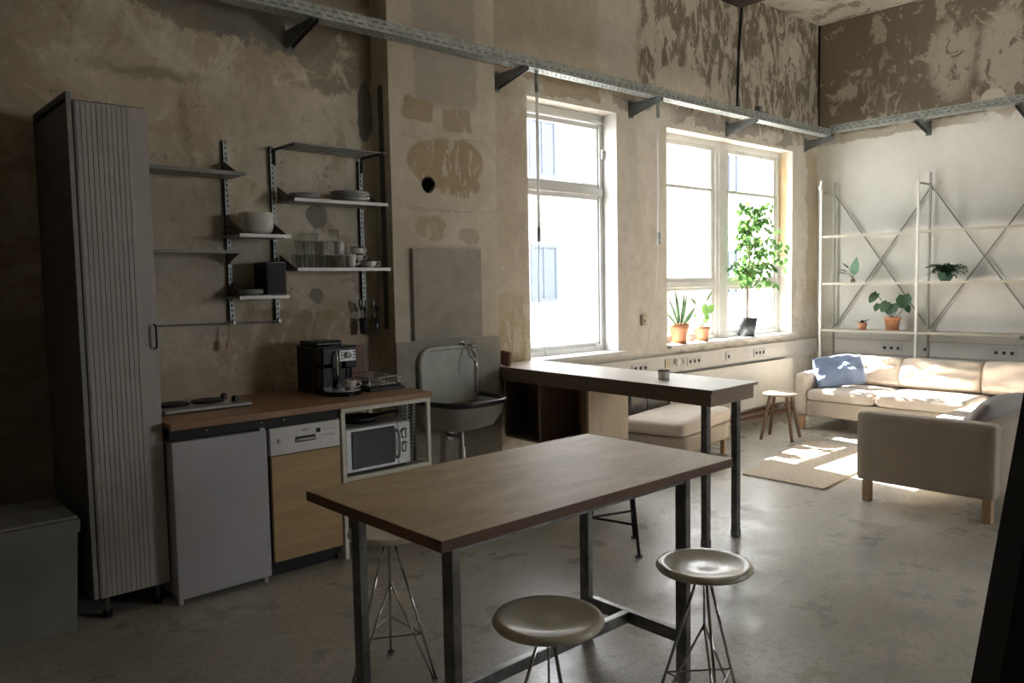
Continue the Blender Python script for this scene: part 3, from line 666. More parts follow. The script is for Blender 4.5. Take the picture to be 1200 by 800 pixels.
# ------------------------------------------------------------------ tall cabinet and bin
cb = thing('tall_cabinet', 'tall narrow white cabinet with a ribbed door and dark side', 'cabinet', (1.18, 4.5, 0))
X0, X1, Y0, Y1 = 1.01, 1.365, 4.17, 4.84
part('carcass', MB().box(X0, Y0+.012, .11, X0+.018, Y1, 2.53).box(X1-.018, Y0+.03, .11, X1, Y1, 2.50).box(X0, Y0+.03, 2.48, X1, Y1, 2.50).box(X0+.018, Y0+.03, .11, X1, Y1, .13).box(X0, Y1-.01, .11, X1, Y1, 2.5), M_CARC, cb)
part('edge_strip', MB().box(X0, Y0, .11, X0+.020, Y0+.012, 2.53), M_CABED, cb)
dr = part('door', MB().box(X0+.028, Y0, .108, X1, Y0+.018, 2.49, bev=.002), M_DOOR, cb)
rb = MB()
for k in range(11):
    x = 1.053+k*.0225; rb.box(x-.0092, Y0-.004, .112, x+.0092, Y0+.002, 2.485, bev=.002)
part('ribs', rb, M_DOOR, dr)
part('handle', MB().tube(bow([(1.348, Y0, 1.31), (1.348, Y0-.028, 1.32), (1.348, Y0-.03, 1.37), (1.348, Y0-.028, 1.42), (1.348, Y0, 1.43)]), .005, 8), M_BLACK, dr, label='thin black bow handle')
for x, y in ((1.075, 4.21), (1.315, 4.21), (1.075, 4.76), (1.315, 4.76)):
    lg = part('leg', MB().cyl((x, y, .03), (x, y, .11), .012, seg=12), M_STEEL, cb)
    ft = part('foot', MB().cyl((x, y, 0), (x, y, .032), .021, seg=14), M_RUBBER); ft.parent = lg
    for v in ft.data.vertices: v.co -= Vector(cb.location)
bn = thing('waste_bin', 'large grey plastic bin with a flat lid beside the cabinet', 'bin', (.77, 4.35, 0))
def taper(x0, x1, y0, y1, z0, z1, k, bev=.0):
    a = [(x0+k, y0+k, z0), (x1-k, y0+k, z0), (x1-k, y1-k, z0), (x0+k, y1-k, z0), (x0, y0, z1), (x1, y0, z1), (x1, y1, z1), (x0, y1, z1)]
    return MB().add(a, [(3, 2, 1, 0), (4, 5, 6, 7), (0, 1, 5, 4), (1, 2, 6, 5), (2, 3, 7, 6), (3, 0, 4, 7)])
part('body', taper(.56, .945, 4.13, 4.60, 0, .48, .022), M_BIN, bn)
part('rim', taper(.548, .957, 4.118, 4.612, .475, .535, .004), M_BIN, bn)
part('lid', MB().box(.56, 4.13, .535, .948, 4.36, .55, bev=.005), M_BIN, bn); part('lid', MB().box(.56, 4.37, .535, .948, 4.60, .55, bev=.005), M_BIN, bn)

# ------------------------------------------------------------------ fridge, dishwasher, steel frame, worktop
fg = thing('fridge', 'white under-counter fridge with a plain door beside cabinet', 'fridge', (1.61, 4.4, 0))
part('body', MB().box(1.378, 4.12, .035, 1.865, 4.78, .83, bev=.004), M_FRIDGE, fg)
part('door', MB().box(1.372, 4.070, .032, 1.872, 4.112, .838, bev=.005), M_FRIDGE, fg)
part('hinge', MB().box(1.835, 4.075, .838, 1.868, 4.11, .850, bev=.003), M_SILV, fg)
for x in (1.39, 1.845): part('foot', MB().cyl((x, 4.10, 0), (x, 4.10, .036), .014, seg=12), M_FRIDGE, fg)
for x in (1.40, 1.84): part('foot', MB().cyl((x, 4.7, 0), (x, 4.7, .036), .014, seg=12), M_FRIDGE, fg)
dw = thing('dishwasher', 'dishwasher with silver controls and a plywood door front', 'dishwasher', (2.1, 4.4, 0))
part('body', MB().box(1.895, 4.11, .05, 2.322, 4.78, .845), M_BLACKM, dw)
cp = part('control_panel', MB().box(1.895, 4.082, .685, 2.322, 4.115, .838, bev=.004), M_DISH, dw)
part('handle_recess', MB().box(2.043, 4.079, .742, 2.167, 4.084, .774, bev=.002), M_CARC, cp, label='dark recessed grip')
part('handle', MB().box(2.045, 4.075, .766, 2.165, 4.084, .774, bev=.002), M_BLACK, cp, label='black grip edge')
part('handle_lip', MB().lathe([(0, 0), (.056, 0), (.060, .006), (0, .006)], seg=30), M_DISH, cp, False).matrix_local = Matrix.Translation((2.105-2.1, 4.080-4.4, .752)) @ Matrix.Diagonal((1, .12, 1, 1))
part('display', MB().box(2.172, 4.079, .782, 2.198, 4.084, .806), M_BLACK, cp)
btn = None
for k in range(5):
    for j in range(2):
        if btn is None: btn = part('button', MB().box(2.208, 4.078, .793, 2.218, 4.083, .800), M_OUTLET, cp)
        else: piece(btn, (k*.018, 0, -j*.034))
part('power_knob', MB().cyl((1.95, 4.072, .765), (1.95, 4.084, .765), .011, seg=14), M_SILV, cp)
part('door_front', MB().box(1.898, 4.080, .095, 2.320, 4.102, .682, bev=.002), M_PLY, dw)
part('plinth', MB().box(1.90, 4.15, 0, 2.32, 4.2, .095), M_BLACKM, dw)
def text(body, size, m, parent, loc, rot, name='lettering'):
    cu = bpy.data.curves.new(name, 'FONT'); cu.body = body; cu.size = size; cu.extrude = .0006; cu.align_x = 'CENTER'; cu.materials.append(m)
    tmp = bpy.data.objects.new('tmp', cu); C.objects.link(tmp); dg = bpy.context.evaluated_depsgraph_get(); dg.update()
    me = bpy.data.meshes.new_from_object(tmp.evaluated_get(dg)); bpy.data.objects.remove(tmp); bpy.data.curves.remove(cu)
    o = bpy.data.objects.new(name, me); C.objects.link(o); o.parent = parent; o.location = loc; o.rotation_euler = rot; return o
text('BOSCH', .013, M_BLACKM, cp, (2.105-2.1, 4.0805-4.4, .803), (PI/2, 0, 0), 'logo')

fs = thing('steel_frame', 'white square-tube frame holding the microwave under the worktop', 'frame', (2.65, 4.4, 0))
fx0, fx1, fy0, fy1, q = 2.338, 2.975, 4.085, 4.80, .025
for x in (fx0, fx1-q):
    for y in (fy0, fy1-q): part('leg', MB().box(x, y, 0, x+q, y+q, .895, bev=.002), M_CREAMST, fs)
rl = MB().box(fx0+q, fy0, .87, fx1-q, fy0+q, .895, bev=.002).box(fx0+q, fy1-q, .87, fx1-q, fy1, .895, bev=.002)
for x in (fx0, fx1-q): rl.box(x, fy0+q, .87, x+q, fy1-q, .895)
part('top_rail', rl, M_CREAMST, fs)
for z in (.46, .10):
    rl = MB().box(fx0+q, fy0, z, fx1-q, fy0+q, z+.025, bev=.002).box(fx0+q, fy1-q, z, fx1-q, fy1, z+.025, bev=.002)
    for x in (fx0, fx1-q): rl.box(x, fy0+q, z, x+q, fy1-q, z+.025)
    part('shelf_rail', rl, M_CREAMST, fs); part('shelf_board', MB().box(fx0+q, fy0+q, z+.005, fx1-q, fy1-q, z+.02), M_SHELFE, fs)
wt = thing('worktop', 'brown wooden worktop running over fridge, dishwasher and microwave', 'worktop', (2.2, 4.4, .895))
part('board', MB().box(1.372, 4.075, .897, 2.985, YW-.002, .933, bev=.003), M_WORKTOP, wt)
part('fascia', MB().box(1.375, 4.105, .845, 2.335, 4.125, .897), M_BLACKM, wt, label='black strip under the wood')
sc_ = None
for x in (1.56, 1.86, 1.99):
    if sc_ is None: sc_ = part('screw', MB().cyl((1.56, 4.100, .875), (1.56, 4.106, .875), .005, seg=8), M_CHROME, wt)
    else: piece(sc_, (x-1.56, 0, 0))

mw = thing('microwave', 'silver microwave oven with two dials on the frame shelf', 'microwave', (2.62, 4.3, .485))
part('body', MB().box(2.375, 4.13, .495, 2.835, 4.46, .765, bev=.006), M_SILV, mw)
d_ = part('door', MB().box(2.378, 4.112, .50, 2.740, 4.132, .762, bev=.004), M_SILV, mw)
part('door_window', MB().box(2.415, 4.106, .52, 2.715, 4.114, .745, bev=.003), M_BLACK, d_)
part('handle', MB().tube(bow([(2.728, 4.112, .545), (2.735, 4.085, .56), (2.738, 4.08, .63), (2.735, 4.085, .70), (2.728, 4.112, .72)]), .008, 10), M_SILV, d_)
cp2 = part('control_panel', MB().box(2.742, 4.112, .50, 2.833, 4.132, .762, bev=.004), M_SILV, mw)
for z in (.690, .605):
    part('dial_ring', MB().cyl((2.789, 4.1105, z), (2.789, 4.1125, z), .033, seg=24), M_BLACK, cp2)
    k_ = part('dial', MB().cyl((2.789, 4.094, z), (2.789, 4.113, z), .026, .029, 22).box(2.785, 4.086, z-.024, 2.793, 4.096, z+.024, bev=.002), M_SILV, cp2)
for x in (2.40, 2.81):
    for y in (4.16, 4.42): part('foot', MB().cyl((x, y, .483), (x, y, .496), .012, seg=10), M_RUBBER, mw)
# checked towel hanging on the right of the frame, and pan above the microwave
def cloth(x0, x1, y, z0, z1, seed, amp=.018):
    mb = MB(); n, mm = 14, 18; vs = []
    for j in range(mm+1):
        for i in range(n+1):
            u = i/n; v = j/mm
            vs.append(Vector((x0+(x1-x0)*u*(1-.15*v), y+amp*math.sin(u*14+seed+v*1.5)*(.4+v*.6), z1-(z1-z0)*v*(1-.12*math.sin(u*5+seed)))))
    fs_ = [(j*(n+1)+i, j*(n+1)+i+1, (j+1)*(n+1)+i+1, (j+1)*(n+1)+i) for j in range(mm) for i in range(n)]
    b = [v+Vector((0, .004, 0)) for v in vs]; k = len(vs)
    mb.add(vs+b, fs_+[tuple(i+k for i in reversed(q_)) for q_ in fs_], True); return mb
t = NT('checked_cloth'); p = t.objc(); ck = t.n('ShaderNodeTexChecker'); t.l(p, ck.inputs[0]); ck.inputs['Scale'].default_value = 90; ck.inputs[1].default_value = (.5, .5, .48, 1); ck.inputs[2].default_value = (.12, .12, .12, 1)
M_CHECK = t.fin(ck.outputs[0], .9)
single('dish_towel', cloth(2.845, 2.945, 4.20, .50, .865, 1), M_CHECK, 'black and white checked towel hanging beside the microwave', 'towel', (2.9, 4.2, .5))
single('dish_towel', cloth(2.86, 2.945, 4.30, .52, .86, 3, .012), M_FABD, 'plain grey towel hanging behind the checked towel', 'towel', (2.9, 4.3, .52))
pn = thing('frying_pan', 'dark frying pan lying on top of the microwave', 'pan', (2.58, 4.30, .766))
part('bowl', MB().lathe([(0, .001), (.10, .001), (.125, .035), (.128, .035), (.103, -.001+.002), (0, .004)], (2.58, 4.30, .766)), M_BLACKST, pn)
part('handle', MB().tube(bow([(2.70, 4.28, .795), (2.76, 4.24, .81), (2.81, 4.20, .815)]), .009, 8), M_BLACK, pn)
wd = thing('wooden_box', 'pale plywood box on the bottom shelf under the microwave', 'box', (2.62, 4.40, .12))
part('side', MB().box(2.45, 4.14, .125, 2.87, 4.155, .33).box(2.45, 4.6, .125, 2.87, 4.615, .33).box(2.45, 4.155, .125, 2.465, 4.6, .33).box(2.855, 4.155, .125, 2.87, 4.6, .33), M_PLY, wd); part('base', MB().box(2.465, 4.155, .125, 2.855, 4.6, .135), M_PLY, wd)

# ------------------------------------------------------------------ things on the worktop
ZT = .933
hb = thing('hob', 'steel two-plate electric hob at the left end of worktop', 'hob', (1.70, 4.57, ZT))
part('tray', MB().box(1.45, 4.38, ZT+.004, 1.935, 4.78, ZT+.022, bev=.005), M_SILV, hb)
for x in (1.56, 1.755): part('hot_plate', MB().lathe([(0, .034), (.02, .033), (.03, .036), (.082, .036), (.09, .03), (.09, .022)], (x, 4.58, ZT)), M_BLACKST, hb)
for y in (4.50, 4.66): part('knob', MB().cyl((1.885, y, ZT+.022), (1.885, y, ZT+.045), .021, .017, 18).box(1.88, y-.018, ZT+.043, 1.89, y+.018, ZT+.052), M_BLACK, hb)
cm = thing('coffee_machine', 'black bean-to-cup coffee machine on the worktop', 'coffee machine', (2.52, 4.5, ZT))
part('body', MB().box(2.40, 4.47, ZT, 2.645, 4.74, ZT+.30, bev=.012).box(2.40, 4.40, ZT+.16, 2.645, 4.50, ZT+.30, bev=.010).box(2.40, 4.40, ZT, 2.47, 4.50, ZT+.2, bev=.006), M_BLACK, cm)
part('bean_hopper', MB().box(2.415, 4.50, ZT+.298, 2.60, 4.72, ZT+.33, bev=.010), M_BLACK, cm)
pn_ = part('control_panel', MB().box(2.515, 4.392, ZT+.205, 2.63, 4.402, ZT+.275, bev=.003), M_SILV, cm)
part('dial', MB().cyl((2.5725, 4.372, ZT+.243), (2.5725, 4.393, ZT+.243), .020, .022, 22), M_CHROME, pn_)
bt = None
for x in (2.530, 2.617):
    for z in (.262, .243, .224):
        if bt is None: bt = part('button', MB().cyl((2.530, 4.386, ZT+.262), (2.530, 4.393, ZT+.262), .0055, seg=10), M_BLACK, pn_)
        else: piece(bt, (x-2.530, 0, z-.262))
part('spout', MB().box(2.545, 4.375, ZT+.165, 2.60, 4.41, ZT+.205, bev=.006).cyl((2.558, 4.385, ZT+.10), (2.558, 4.385, ZT+.17), .007).cyl((2.588, 4.385, ZT+.10), (2.588, 4.385, ZT+.17), .007), M_BLACK, cm)
part('spout_tip', MB().cyl((2.558, 4.385, ZT+.088), (2.558, 4.385, ZT+.102), .008).cyl((2.588, 4.385, ZT+.088), (2.588, 4.385, ZT+.102), .008), M_CHROME, cm)
part('steam_wand', MB().tube(bow([(2.49, 4.39, ZT+.27), (2.485, 4.37, ZT+.24), (2.485, 4.368, ZT+.17), (2.487, 4.372, ZT+.12)]), .006, 8), M_CHROME, cm)
part('drip_tray', MB().cyl((2.525, 4.40, ZT), (2.525, 4.40, ZT+.028), .125, seg=30), M_BLACK, cm)
part('tray_trim', MB().cyl((2.525, 4.40, ZT+.028), (2.525, 4.40, ZT+.033), .118, seg=30), M_SILV, cm)

def cup_parts(name, label, cat, loc, r, h, m, handle=True, rim=None, rz=0, group=None, flare=1.0):
    o = thing(name, label, cat, loc, rz, group)
    rb_ = r*flare*.72
    part('bowl', MB().lathe([(0, .002), (rb_, 0), (r*.9, h*.35), (r, h*.8), (r, h), (r-.003, h), (r-.004, h*.8), (rb_-.002, .008), (0, .008)], seg=22), m, o, False)
    if rim: part('rim', MB().lathe([(r+.0006, h-.006), (r+.0008, h), (r-.0035, h+.0008), (r-.0037, h-.006)], seg=22), rim, o, False, label='dark rim')
    if handle: part('handle', MB().tube(bow([(r-.002, 0, h*.8), (r+.018, 0, h*.82), (r+.024, 0, h*.5), (r+.014, 0, h*.25), (r-.004, 0, h*.25)], 5), .0042, 7), m, o, False)
    return o
cup_parts('coffee_cup', 'white cup standing on the coffee machine drip tray', 'cup', (2.565, 4.36, ZT+.033), .041, .055, M_CER, rz=-.5)
single('chopping_board', MB().box(-.085, -.012, 0, .085, .012, .27, m=Matrix.Translation((2.865, 4.80, ZT)) @ Matrix.Rotation(-.16, 4, 'X') @ Matrix.Rotation(.06, 4, 'Y')), M_CHOP, 'red-brown chopping board leaning on the wall behind the dish rack', 'chopping board', (2.9, 4.8, ZT))
bt_ = thing('baking_tray', 'dark baking tray lying on the worktop beside coffee machine', 'tray', (2.80, 4.48, ZT))
part('pan', MB().box(2.69, 4.33, ZT+.001, 2.95, 4.66, ZT+.006).box(2.69, 4.33, ZT+.004, 2.70, 4.66, ZT+.022).box(2.94, 4.33, ZT+.004, 2.95, 4.66, ZT+.022).box(2.70, 4.33, ZT+.004, 2.94, 4.34, ZT+.022).box(2.70, 4.65, ZT+.004, 2.94, 4.66, ZT+.022), M_BLACKST, bt_)
dr_ = thing('dish_rack', 'chrome wire dish rack at the chimney end of the worktop', 'dish rack', (2.86, 4.55, ZT))
ra = MB()
for z in (.030, .078):
    ra.tube([(2.73, 4.40, ZT+z), (2.965, 4.40, ZT+z), (2.965, 4.78, ZT+z), (2.73, 4.78, ZT+z), (2.73, 4.40, ZT+z)], .003, 6)
for k in range(9):
    y = 4.42+k*.042; ra.cyl((2.73, y, ZT+.030), (2.965, y, ZT+.030), .0018, seg=6); ra.cyl((2.965, y, ZT+.030), (2.965, y, ZT+.078), .0018, seg=6)
for x in (2.73, 2.965):
    for y in (4.40, 4.78): ra.cyl((x, y, ZT+.022), (x, y, ZT+.08), .003, seg=6)
part('wire_basket', ra, M_CHROME, dr_)
part('drip_tray', MB().box(2.72, 4.385, ZT+.022, 2.97, 4.79, ZT+.027), M_BLACKST, dr_)
stk_plate = thing('saucer', 'grey saucer lying in the wire dish rack', 'saucer', (2.85, 4.55, ZT+.034))
part('dish', MB().lathe([(0, .004), (.03, .002), (.07, .012), (.07, .015), (.03, .006), (0, .007)], seg=24), M_CERG, stk_plate, False)

# ------------------------------------------------------------------ wall shelving over the worktop
def upright(x, z0, z1, label):
    o = thing('shelf_upright', label, 'shelf upright', (x, YW, z0), 0, 'slotted uprights over the worktop')
    part('front_face', MB().slotplate((x-.0125, YW-.027, z0), (0, 0, 1), (1, 0, 0), (0, 1, 0), z1-z0, .025, .003, .032, .016, (.0125,), .008), M_GALV, o)
    part('channel', MB().box(x-.0125, YW-.024, z0, x-.0095, YW, z1).box(x+.0095, YW-.024, z0, x+.0125, YW, z1).box(x-.0095, YW-.003, z0, x+.0095, YW, z1), M_BLACKST, o)
upright(2.035, 1.38, 2.505, 'slotted metal upright left of the white bowl')
upright(2.338, 1.38, 2.50, 'slotted metal upright between the bowl and the glasses')
upright(2.985, 1.44, 2.46, 'slotted metal upright next to the chimney breast')
def shelf(x0, x1, z, dep, label, group, xs, lip=M_SHELFE, thick=.014, bup=True):
    o = thing('wall_shelf', label, 'shelf', ((x0+x1)/2, YW-dep, z), 0, group)
    yf = YW-.028-dep
    part('board', MB().box(x0, yf+.003, z-thick, x1, YW-.028, z), M_SHELF, o)
    part('front_lip', MB().box(x0, yf, z-thick-.004, x1, yf+.003, z+.003), lip, o)
    for x in xs:
        if bup: pr = [(YW-.027, z), (yf+.03, z), (YW-.05, z+.085), (YW-.027, z+.09)]
        else: pr = [(YW-.027, z-.012), (yf+.04, z-.012), (YW-.05, z-.07), (YW-.027, z-.08)]
        part('bracket', MB().add([(x-.0015, a, b) for a, b in pr]+[(x+.0015, a, b) for a, b in pr], [(0, 1, 2, 3), (7, 6, 5, 4), (0, 4, 5, 1), (1, 5, 6, 2), (2, 6, 7, 3), (3, 7, 4, 0)]), M_CARC, o)
    return o
shelf(1.40, 2.055, 2.285, .24, 'empty upper shelf between the tall cabinet and first upright', 'wall shelves over the worktop', (2.018,), M_SHELF)
shelf(1.40, 2.045, 1.825, .22, 'empty lower shelf between the tall cabinet and first upright', 'wall shelves over the worktop', (2.018,), M_SHELF, .010, False)
shelf(2.00, 2.33, 1.925, .24, 'short shelf carrying the white bowl', 'wall shelves over the worktop', (2.052, 2.322))
shelf(1.985, 2.305, 1.555, .24, 'short shelf carrying the black speaker', 'wall shelves over the worktop', (2.052, 2.300))
shelf(2.36, 3.045, 2.155, .24, 'shelf carrying stacks of plates', 'wall shelves over the worktop', (2.364, 2.998))
shelf(2.36, 3.045, 1.722, .25, 'shelf carrying glasses and cups', 'wall shelves over the worktop', (2.364, 2.998))
rk = thing('wire_rack', 'empty steel wire rack at the top of the wall shelving', 'rack', (2.66, 4.7, 2.48))
wi = None
for k in range(5):
    y = 4.58+k*.058
    if wi is None: wi = part('bar', MB().cyl((2.35, 4.58, 2.485), (3.035, 4.58, 2.485), .0055, seg=8), M_STEEL, rk)
    else: piece(wi, (0, k*.058, 0))
for x in (2.352, 2.99):
    pr = [(4.57, 2.475), (YW-.027, 2.475), (YW-.027, 2.39), (YW-.05, 2.40)]
    part('bracket', MB().box(x-.003, 4.565, 2.470, x+.003, YW-.027, 2.487).box(x-.003, YW-.045, 2.38, x+.003, YW-.027, 2.475), M_BLACKST, rk)
single('hanging_rail', MB().cyl((1.38, YW-.05, 1.395), (2.335, YW-.05, 1.39), .005, seg=8).cyl((2.335, YW-.06, 1.39), (2.335, YW-.02, 1.39), .012, seg=8).cyl((2.035, YW-.06, 1.392), (2.035, YW-.02, 1.392), .012, seg=8), M_STEEL, 'thin steel rail across the wall below the shelves', 'rail', (1.8, YW-.05, 1.39))
br_ = thing('hand_brush', 'small brush hanging from the thin rail by first upright', 'brush', (2.0, 4.79, 1.22))
part('handle', MB().tube([(2.005, 4.80, 1.39), (1.99, 4.79, 1.32), (1.985, 4.79, 1.29)], .004, 8), M_OAK, br_); part('bristles', taper(1.972, 1.998, 4.782, 4.798, 1.235, 1.29, -.004), M_OAK, br_)

# crockery
ZS1, ZS2, ZS3, ZS4 = 2.155, 1.722, 1.925, 1.555
def plate(label, loc, r, group, name='plate', m=M_CERG):
    o = thing(name, label, 'plate', loc, 0, group)
    part('dish', MB().lathe([(0, .003), (r*.55, 0), (r*.62, .003), (r, .016), (r, .020), (r*.62, .008), (0, .008)], seg=32), m, o, False); return o
pp = plate('lowest plate of the left stack on the plate shelf', (2.475, 4.70, ZS1+.003), .098, 'plates on the upper shelf')
for k, nm in ((1, 'middle'), (2, 'topmost')): dup(pp, (2.475+.002*k, 4.70, ZS1+.003+.009*k), 0, nm+' plate of the left stack on the plate shelf')
pq = plate('lowest plate of the right stack on the plate shelf', (2.815, 4.70, ZS1+.003), .128, 'plates on the upper shelf')
for k, nm in enumerate(('second', 'third', 'fourth', 'topmost')): dup(pq, (2.815-.004*k*(k % 2), 4.70, ZS1+.003+.012*(k+1)), 0, nm+' plate up in the right stack on the plate shelf')
ps = plate('lowest small plate beside the black speaker', (2.11, 4.72, ZS4+.003), .075, 'small plates beside the speaker')
for k, nm in ((1, 'middle'), (2, 'topmost')): dup(ps, (2.11, 4.72, ZS4+.003+.009*k), 0, nm+' small plate beside the black speaker')
sb = thing('serving_bowl', 'large grey-white ceramic bowl on the short shelf', 'bowl', (2.155, 4.70, ZS3+.003))
part('bowl', MB().lathe([(0, .003), (.06, 0), (.088, .02), (.102, .07), (.104, .13), (.100, .132), (.097, .07), (.06, .01), (0, .01)], seg=34), M_CER, sb, False)
part('band', MB().lathe([(.1035, .075), (.1055, .079), (.1035, .083)], seg=34), M_CER, sb, False)
sp = thing('speaker', 'tall black speaker box on the short shelf by the glasses', 'speaker', (2.235, 4.72, ZS4+.003))
part('case', MB().box(-.065, -.09, .003, .065, .09, .205, bev=.005), M_BLACK, sp, False); part('grille', MB().box(-.058, -.094, .01, .058, -.088, .198, bev=.002), M_BLACKM, sp, False)
def tumbler(label, loc, r=.036, h=.10, rr=None):
    rr = rr or r*.8
    o = thing('drinking_glass', label, 'glass', loc, 0, 'glasses on the lower shelf')
    part('glass_wall', MB().lathe([(rr, 0), (r, h), (r-.0025, h), (rr-.0025, .006)], seg=18), M_GLASS, o, False)
    part('glass_base', MB().lathe([(0, 0), (rr, 0), (rr, .006), (0, .006)], seg=18), M_GLASS, o, False)
    part('glass_rim', MB().lathe([(r, h-.001), (r+.0008, h), (r-.003, h+.0004), (r-.0034, h-.001)], seg=18), M_CERG, o, False)
    return o
Z0 = ZS2+.003
g1 = tumbler('glass at the left end of the front row, next to the bracket', (2.42, 4.67, Z0), .034, .085)
gl = [g1]
rows = [(2.50, 4.66, 0, 'second glass in the front row from the bracket'), (2.575, 4.66, 0, 'third glass in the front row from the bracket'), (2.655, 4.665, 0, 'fourth glass in the front row, beside the mugs'),
        (2.44, 4.76, 0, 'glass at the left end of the back row'), (2.52, 4.76, 0, 'second glass in the back row'), (2.60, 4.76, 0, 'third glass in the back row'), (2.68, 4.76, 0, 'fourth glass in the back row beside the mugs'),
        (2.42, 4.67, 1, 'upper glass stacked at the left end of the front row'), (2.50, 4.66, 1, 'upper glass on the second front stack'), (2.575, 4.66, 1, 'upper glass on the third front stack'), (2.655, 4.665, 1, 'middle glass on the tall stack beside the mugs'),
        (2.52, 4.76, 1, 'upper glass on the second back stack'), (2.60, 4.76, 1, 'upper glass on the third back stack')]
for x, y, lv, lb in rows: gl.append(dup(g1, (x, y, Z0+lv*.0875), 0, lb))
tumbler('topmost large glass on the tall stack beside the mugs', (2.658, 4.665, Z0+.176), .036, .075)
tumbler('tall glass standing on the back row of glasses', (2.56, 4.755, Z0+.176), .034, .05)
mg = cup_parts('mug', 'tall white mug in front of the cup stack', 'mug', (2.765, 4.64, Z0), .034, .088, M_CER, rz=-.2, group='white mugs on the lower shelf', flare=1.3)
dup(mg, (2.735, 4.73, Z0), -.2, 'lower white mug behind the front mug'); dup(mg, (2.735, 4.73, Z0+.090), -.4, 'upper white mug stacked behind the front mug')
dup(mg, (2.783, 4.80, Z0), -.3, 'white mug at the back beside the cup stack')
cA = cup_parts('cup', 'wide white cup with a dark rim at shelf end', 'cup', (2.915, 4.655, Z0), .050, .050, M_CER, rim=M_BLACK, rz=-.3, group='dark-rimmed cups on the lower shelf')
cB = cup_parts('cup', 'bottom cup of the dark-rimmed stack at the back', 'cup', (2.885, 4.76, Z0), .044, .046, M_CER, rim=M_BLACK, rz=-.3, group='dark-rimmed cups on the lower shelf')
dup(cB, (2.885, 4.76, Z0+.048), -.3, 'middle cup of the dark-rimmed stack at the back'); dup(cB, (2.886, 4.76, Z0+.096), -.3, 'top cup of the dark-rimmed stack at the back')
# utensil holders under the right upright
def holder(x, z, label, r, m):
    o = thing('utensil_holder', label, 'utensil holder', (x, 4.80, z), 0, 'utensil holders by the chimney')
    part('cup', MB().lathe([(0, .002), (r*.85, 0), (r, .11), (r-.002, .11), (r*.82, .004), (0, .004)], seg=18), m, o, False)
    k = 0
    for a in (.3, 1.7, 3.2, 4.6):
        dx, dy = math.cos(a)*r*.5, math.sin(a)*r*.5
        e = Vector((dx*1.6, dy*1.6-.004, .16+.02*(k % 3))); part('utensil', MB().cyl((dx*.5, dy*.5, .005), e, .003, seg=6).cyl(e, e*1.18, .012, .010, 10), M_BLACKST if k % 2 else M_STEEL, o, False); k += 1
    part('hook', MB().box(-.004, r*.8, .08, .004, .055, .10), M_BLACKST, o, False)
    return o
holder(2.945, 1.275, 'dark utensil holder under the right upright', .030, M_BLACKM)
holder(3.045, 1.265, 'ridged steel utensil holder beside the chimney breast', .026, M_STEEL)

# ------------------------------------------------------------------ sink corner
single('splash_board', MB().box(3.108, YC-.012, .02, 4.065, YC, 1.205), M_BOARD, 'grey fibre board splashback behind the wall sink', 'panel', (3.6, YC, .02))
single('wall_panel', MB().box(3.255, YC-.030, 1.213, 3.875, YC, 1.86), M_BOARD, 'square grey panel on the chimney breast above the tap', 'panel', (3.56, YC, 1.213))
sk = thing('wall_sink', 'old grey enamel wall sink with a raised back', 'sink', (3.55, 4.5, .6))
# back plate with rounded corners
def rrect(x0, x1, z0, z1, r, n=8):
    pts = []
    for cx, cz, a0 in ((x1-r, z1-r, 0), (x0+r, z1-r, PI/2)):
        for k in range(n+1): a = a0+PI/2*k/n; pts.append((cx+r*math.cos(a), cz+r*math.sin(a)))
    return pts+[(x0, z0), (x1, z0)]
bx0, bx1 = 3.29, 3.80
pts = rrect(bx0, bx1, .74, 1.145, .10); yb = YC-.016
n = len(pts); mb = MB(); mb.add([(x, yb-.018, z) for x, z in pts]+[(x, yb, z) for x, z in pts], [tuple(range(n)), tuple(range(2*n-1, n-1, -1))]+[(i, n+i, n+(i+1) % n, (i+1) % n) for i in range(n)])
part('back_plate', mb, M_SINK, sk)
part('back_rim', MB().tube([(x, yb-.022, z) for x, z in [(bx1, .78)]+pts[:-2]+[(bx0, .78)]], .016, 10), M_SINK, sk)
# basin: D-shaped bowl
def dring(z, sx, fy, n=26):
    out = []
    for k in range(n+1):
        a = PI*k/n; c_, s_ = math.cos(a), max(0.0, math.sin(a))
        out.append(Vector((3.545+sx*(abs(c_)**.55)*(1 if c_ >= 0 else -1), yb-.004-fy*(s_**.6), z)))
    return out
mb = MB(); lay = [dring(.768, .295, .44), dring(.745, .285, .42), dring(.68, .272, .40), dring(.60, .235, .34), dring(.565, .15, .24), dring(.56, .03, .12)]
vs = [v for l in lay for v in l]; m_ = len(lay[0])
fc = [(j*m_+i, j*m_+i+1, (j+1)*m_+i+1, (j+1)*m_+i) for j in range(len(lay)-1) for i in range(m_-1)]
mb.add(vs, fc, True)
inn = [dring(.768, .270, .41), dring(.70, .25, .37), dring(.63, .20, .30), dring(.61, .05, .12)]
vs = [v+Vector((0, -.0, 0)) for l in inn for v in l]; mb.add(vs, [(j*m_+i, j*m_+i+1, (j+1)*m_+i+1, (j+1)*m_+i) for j in range(len(inn)-1) for i in range(m_-1)], True)
part('basin', mb, M_SINK, sk)
rim = MB(); rim.tube([v+Vector((0, 0, .008)) for v in dring(.768, .287, .432)], .020, 10); part('basin_rim', rim, M_SINKR, sk, label='dark worn rim')
tp = thing('wall_tap', 'chrome wall tap with a curved spout above the sink', 'tap', (3.70, YC, 1.15))
part('flange', MB().cyl((3.685, YC-.022, 1.155), (3.685, YC-.012, 1.155), .030, seg=20), M_CHROME, tp)
part('valve', MB().cyl((3.685, YC-.07, 1.155), (3.685, YC-.02, 1.155), .014, seg=14).cyl((3.685, YC-.06, 1.155), (3.725, YC-.075, 1.15), .012, seg=12), M_CHROME, tp)
part('knob', MB().cyl((3.725, YC-.075, 1.15), (3.755, YC-.085, 1.148), .020, .017, 16), M_CHROME, tp)
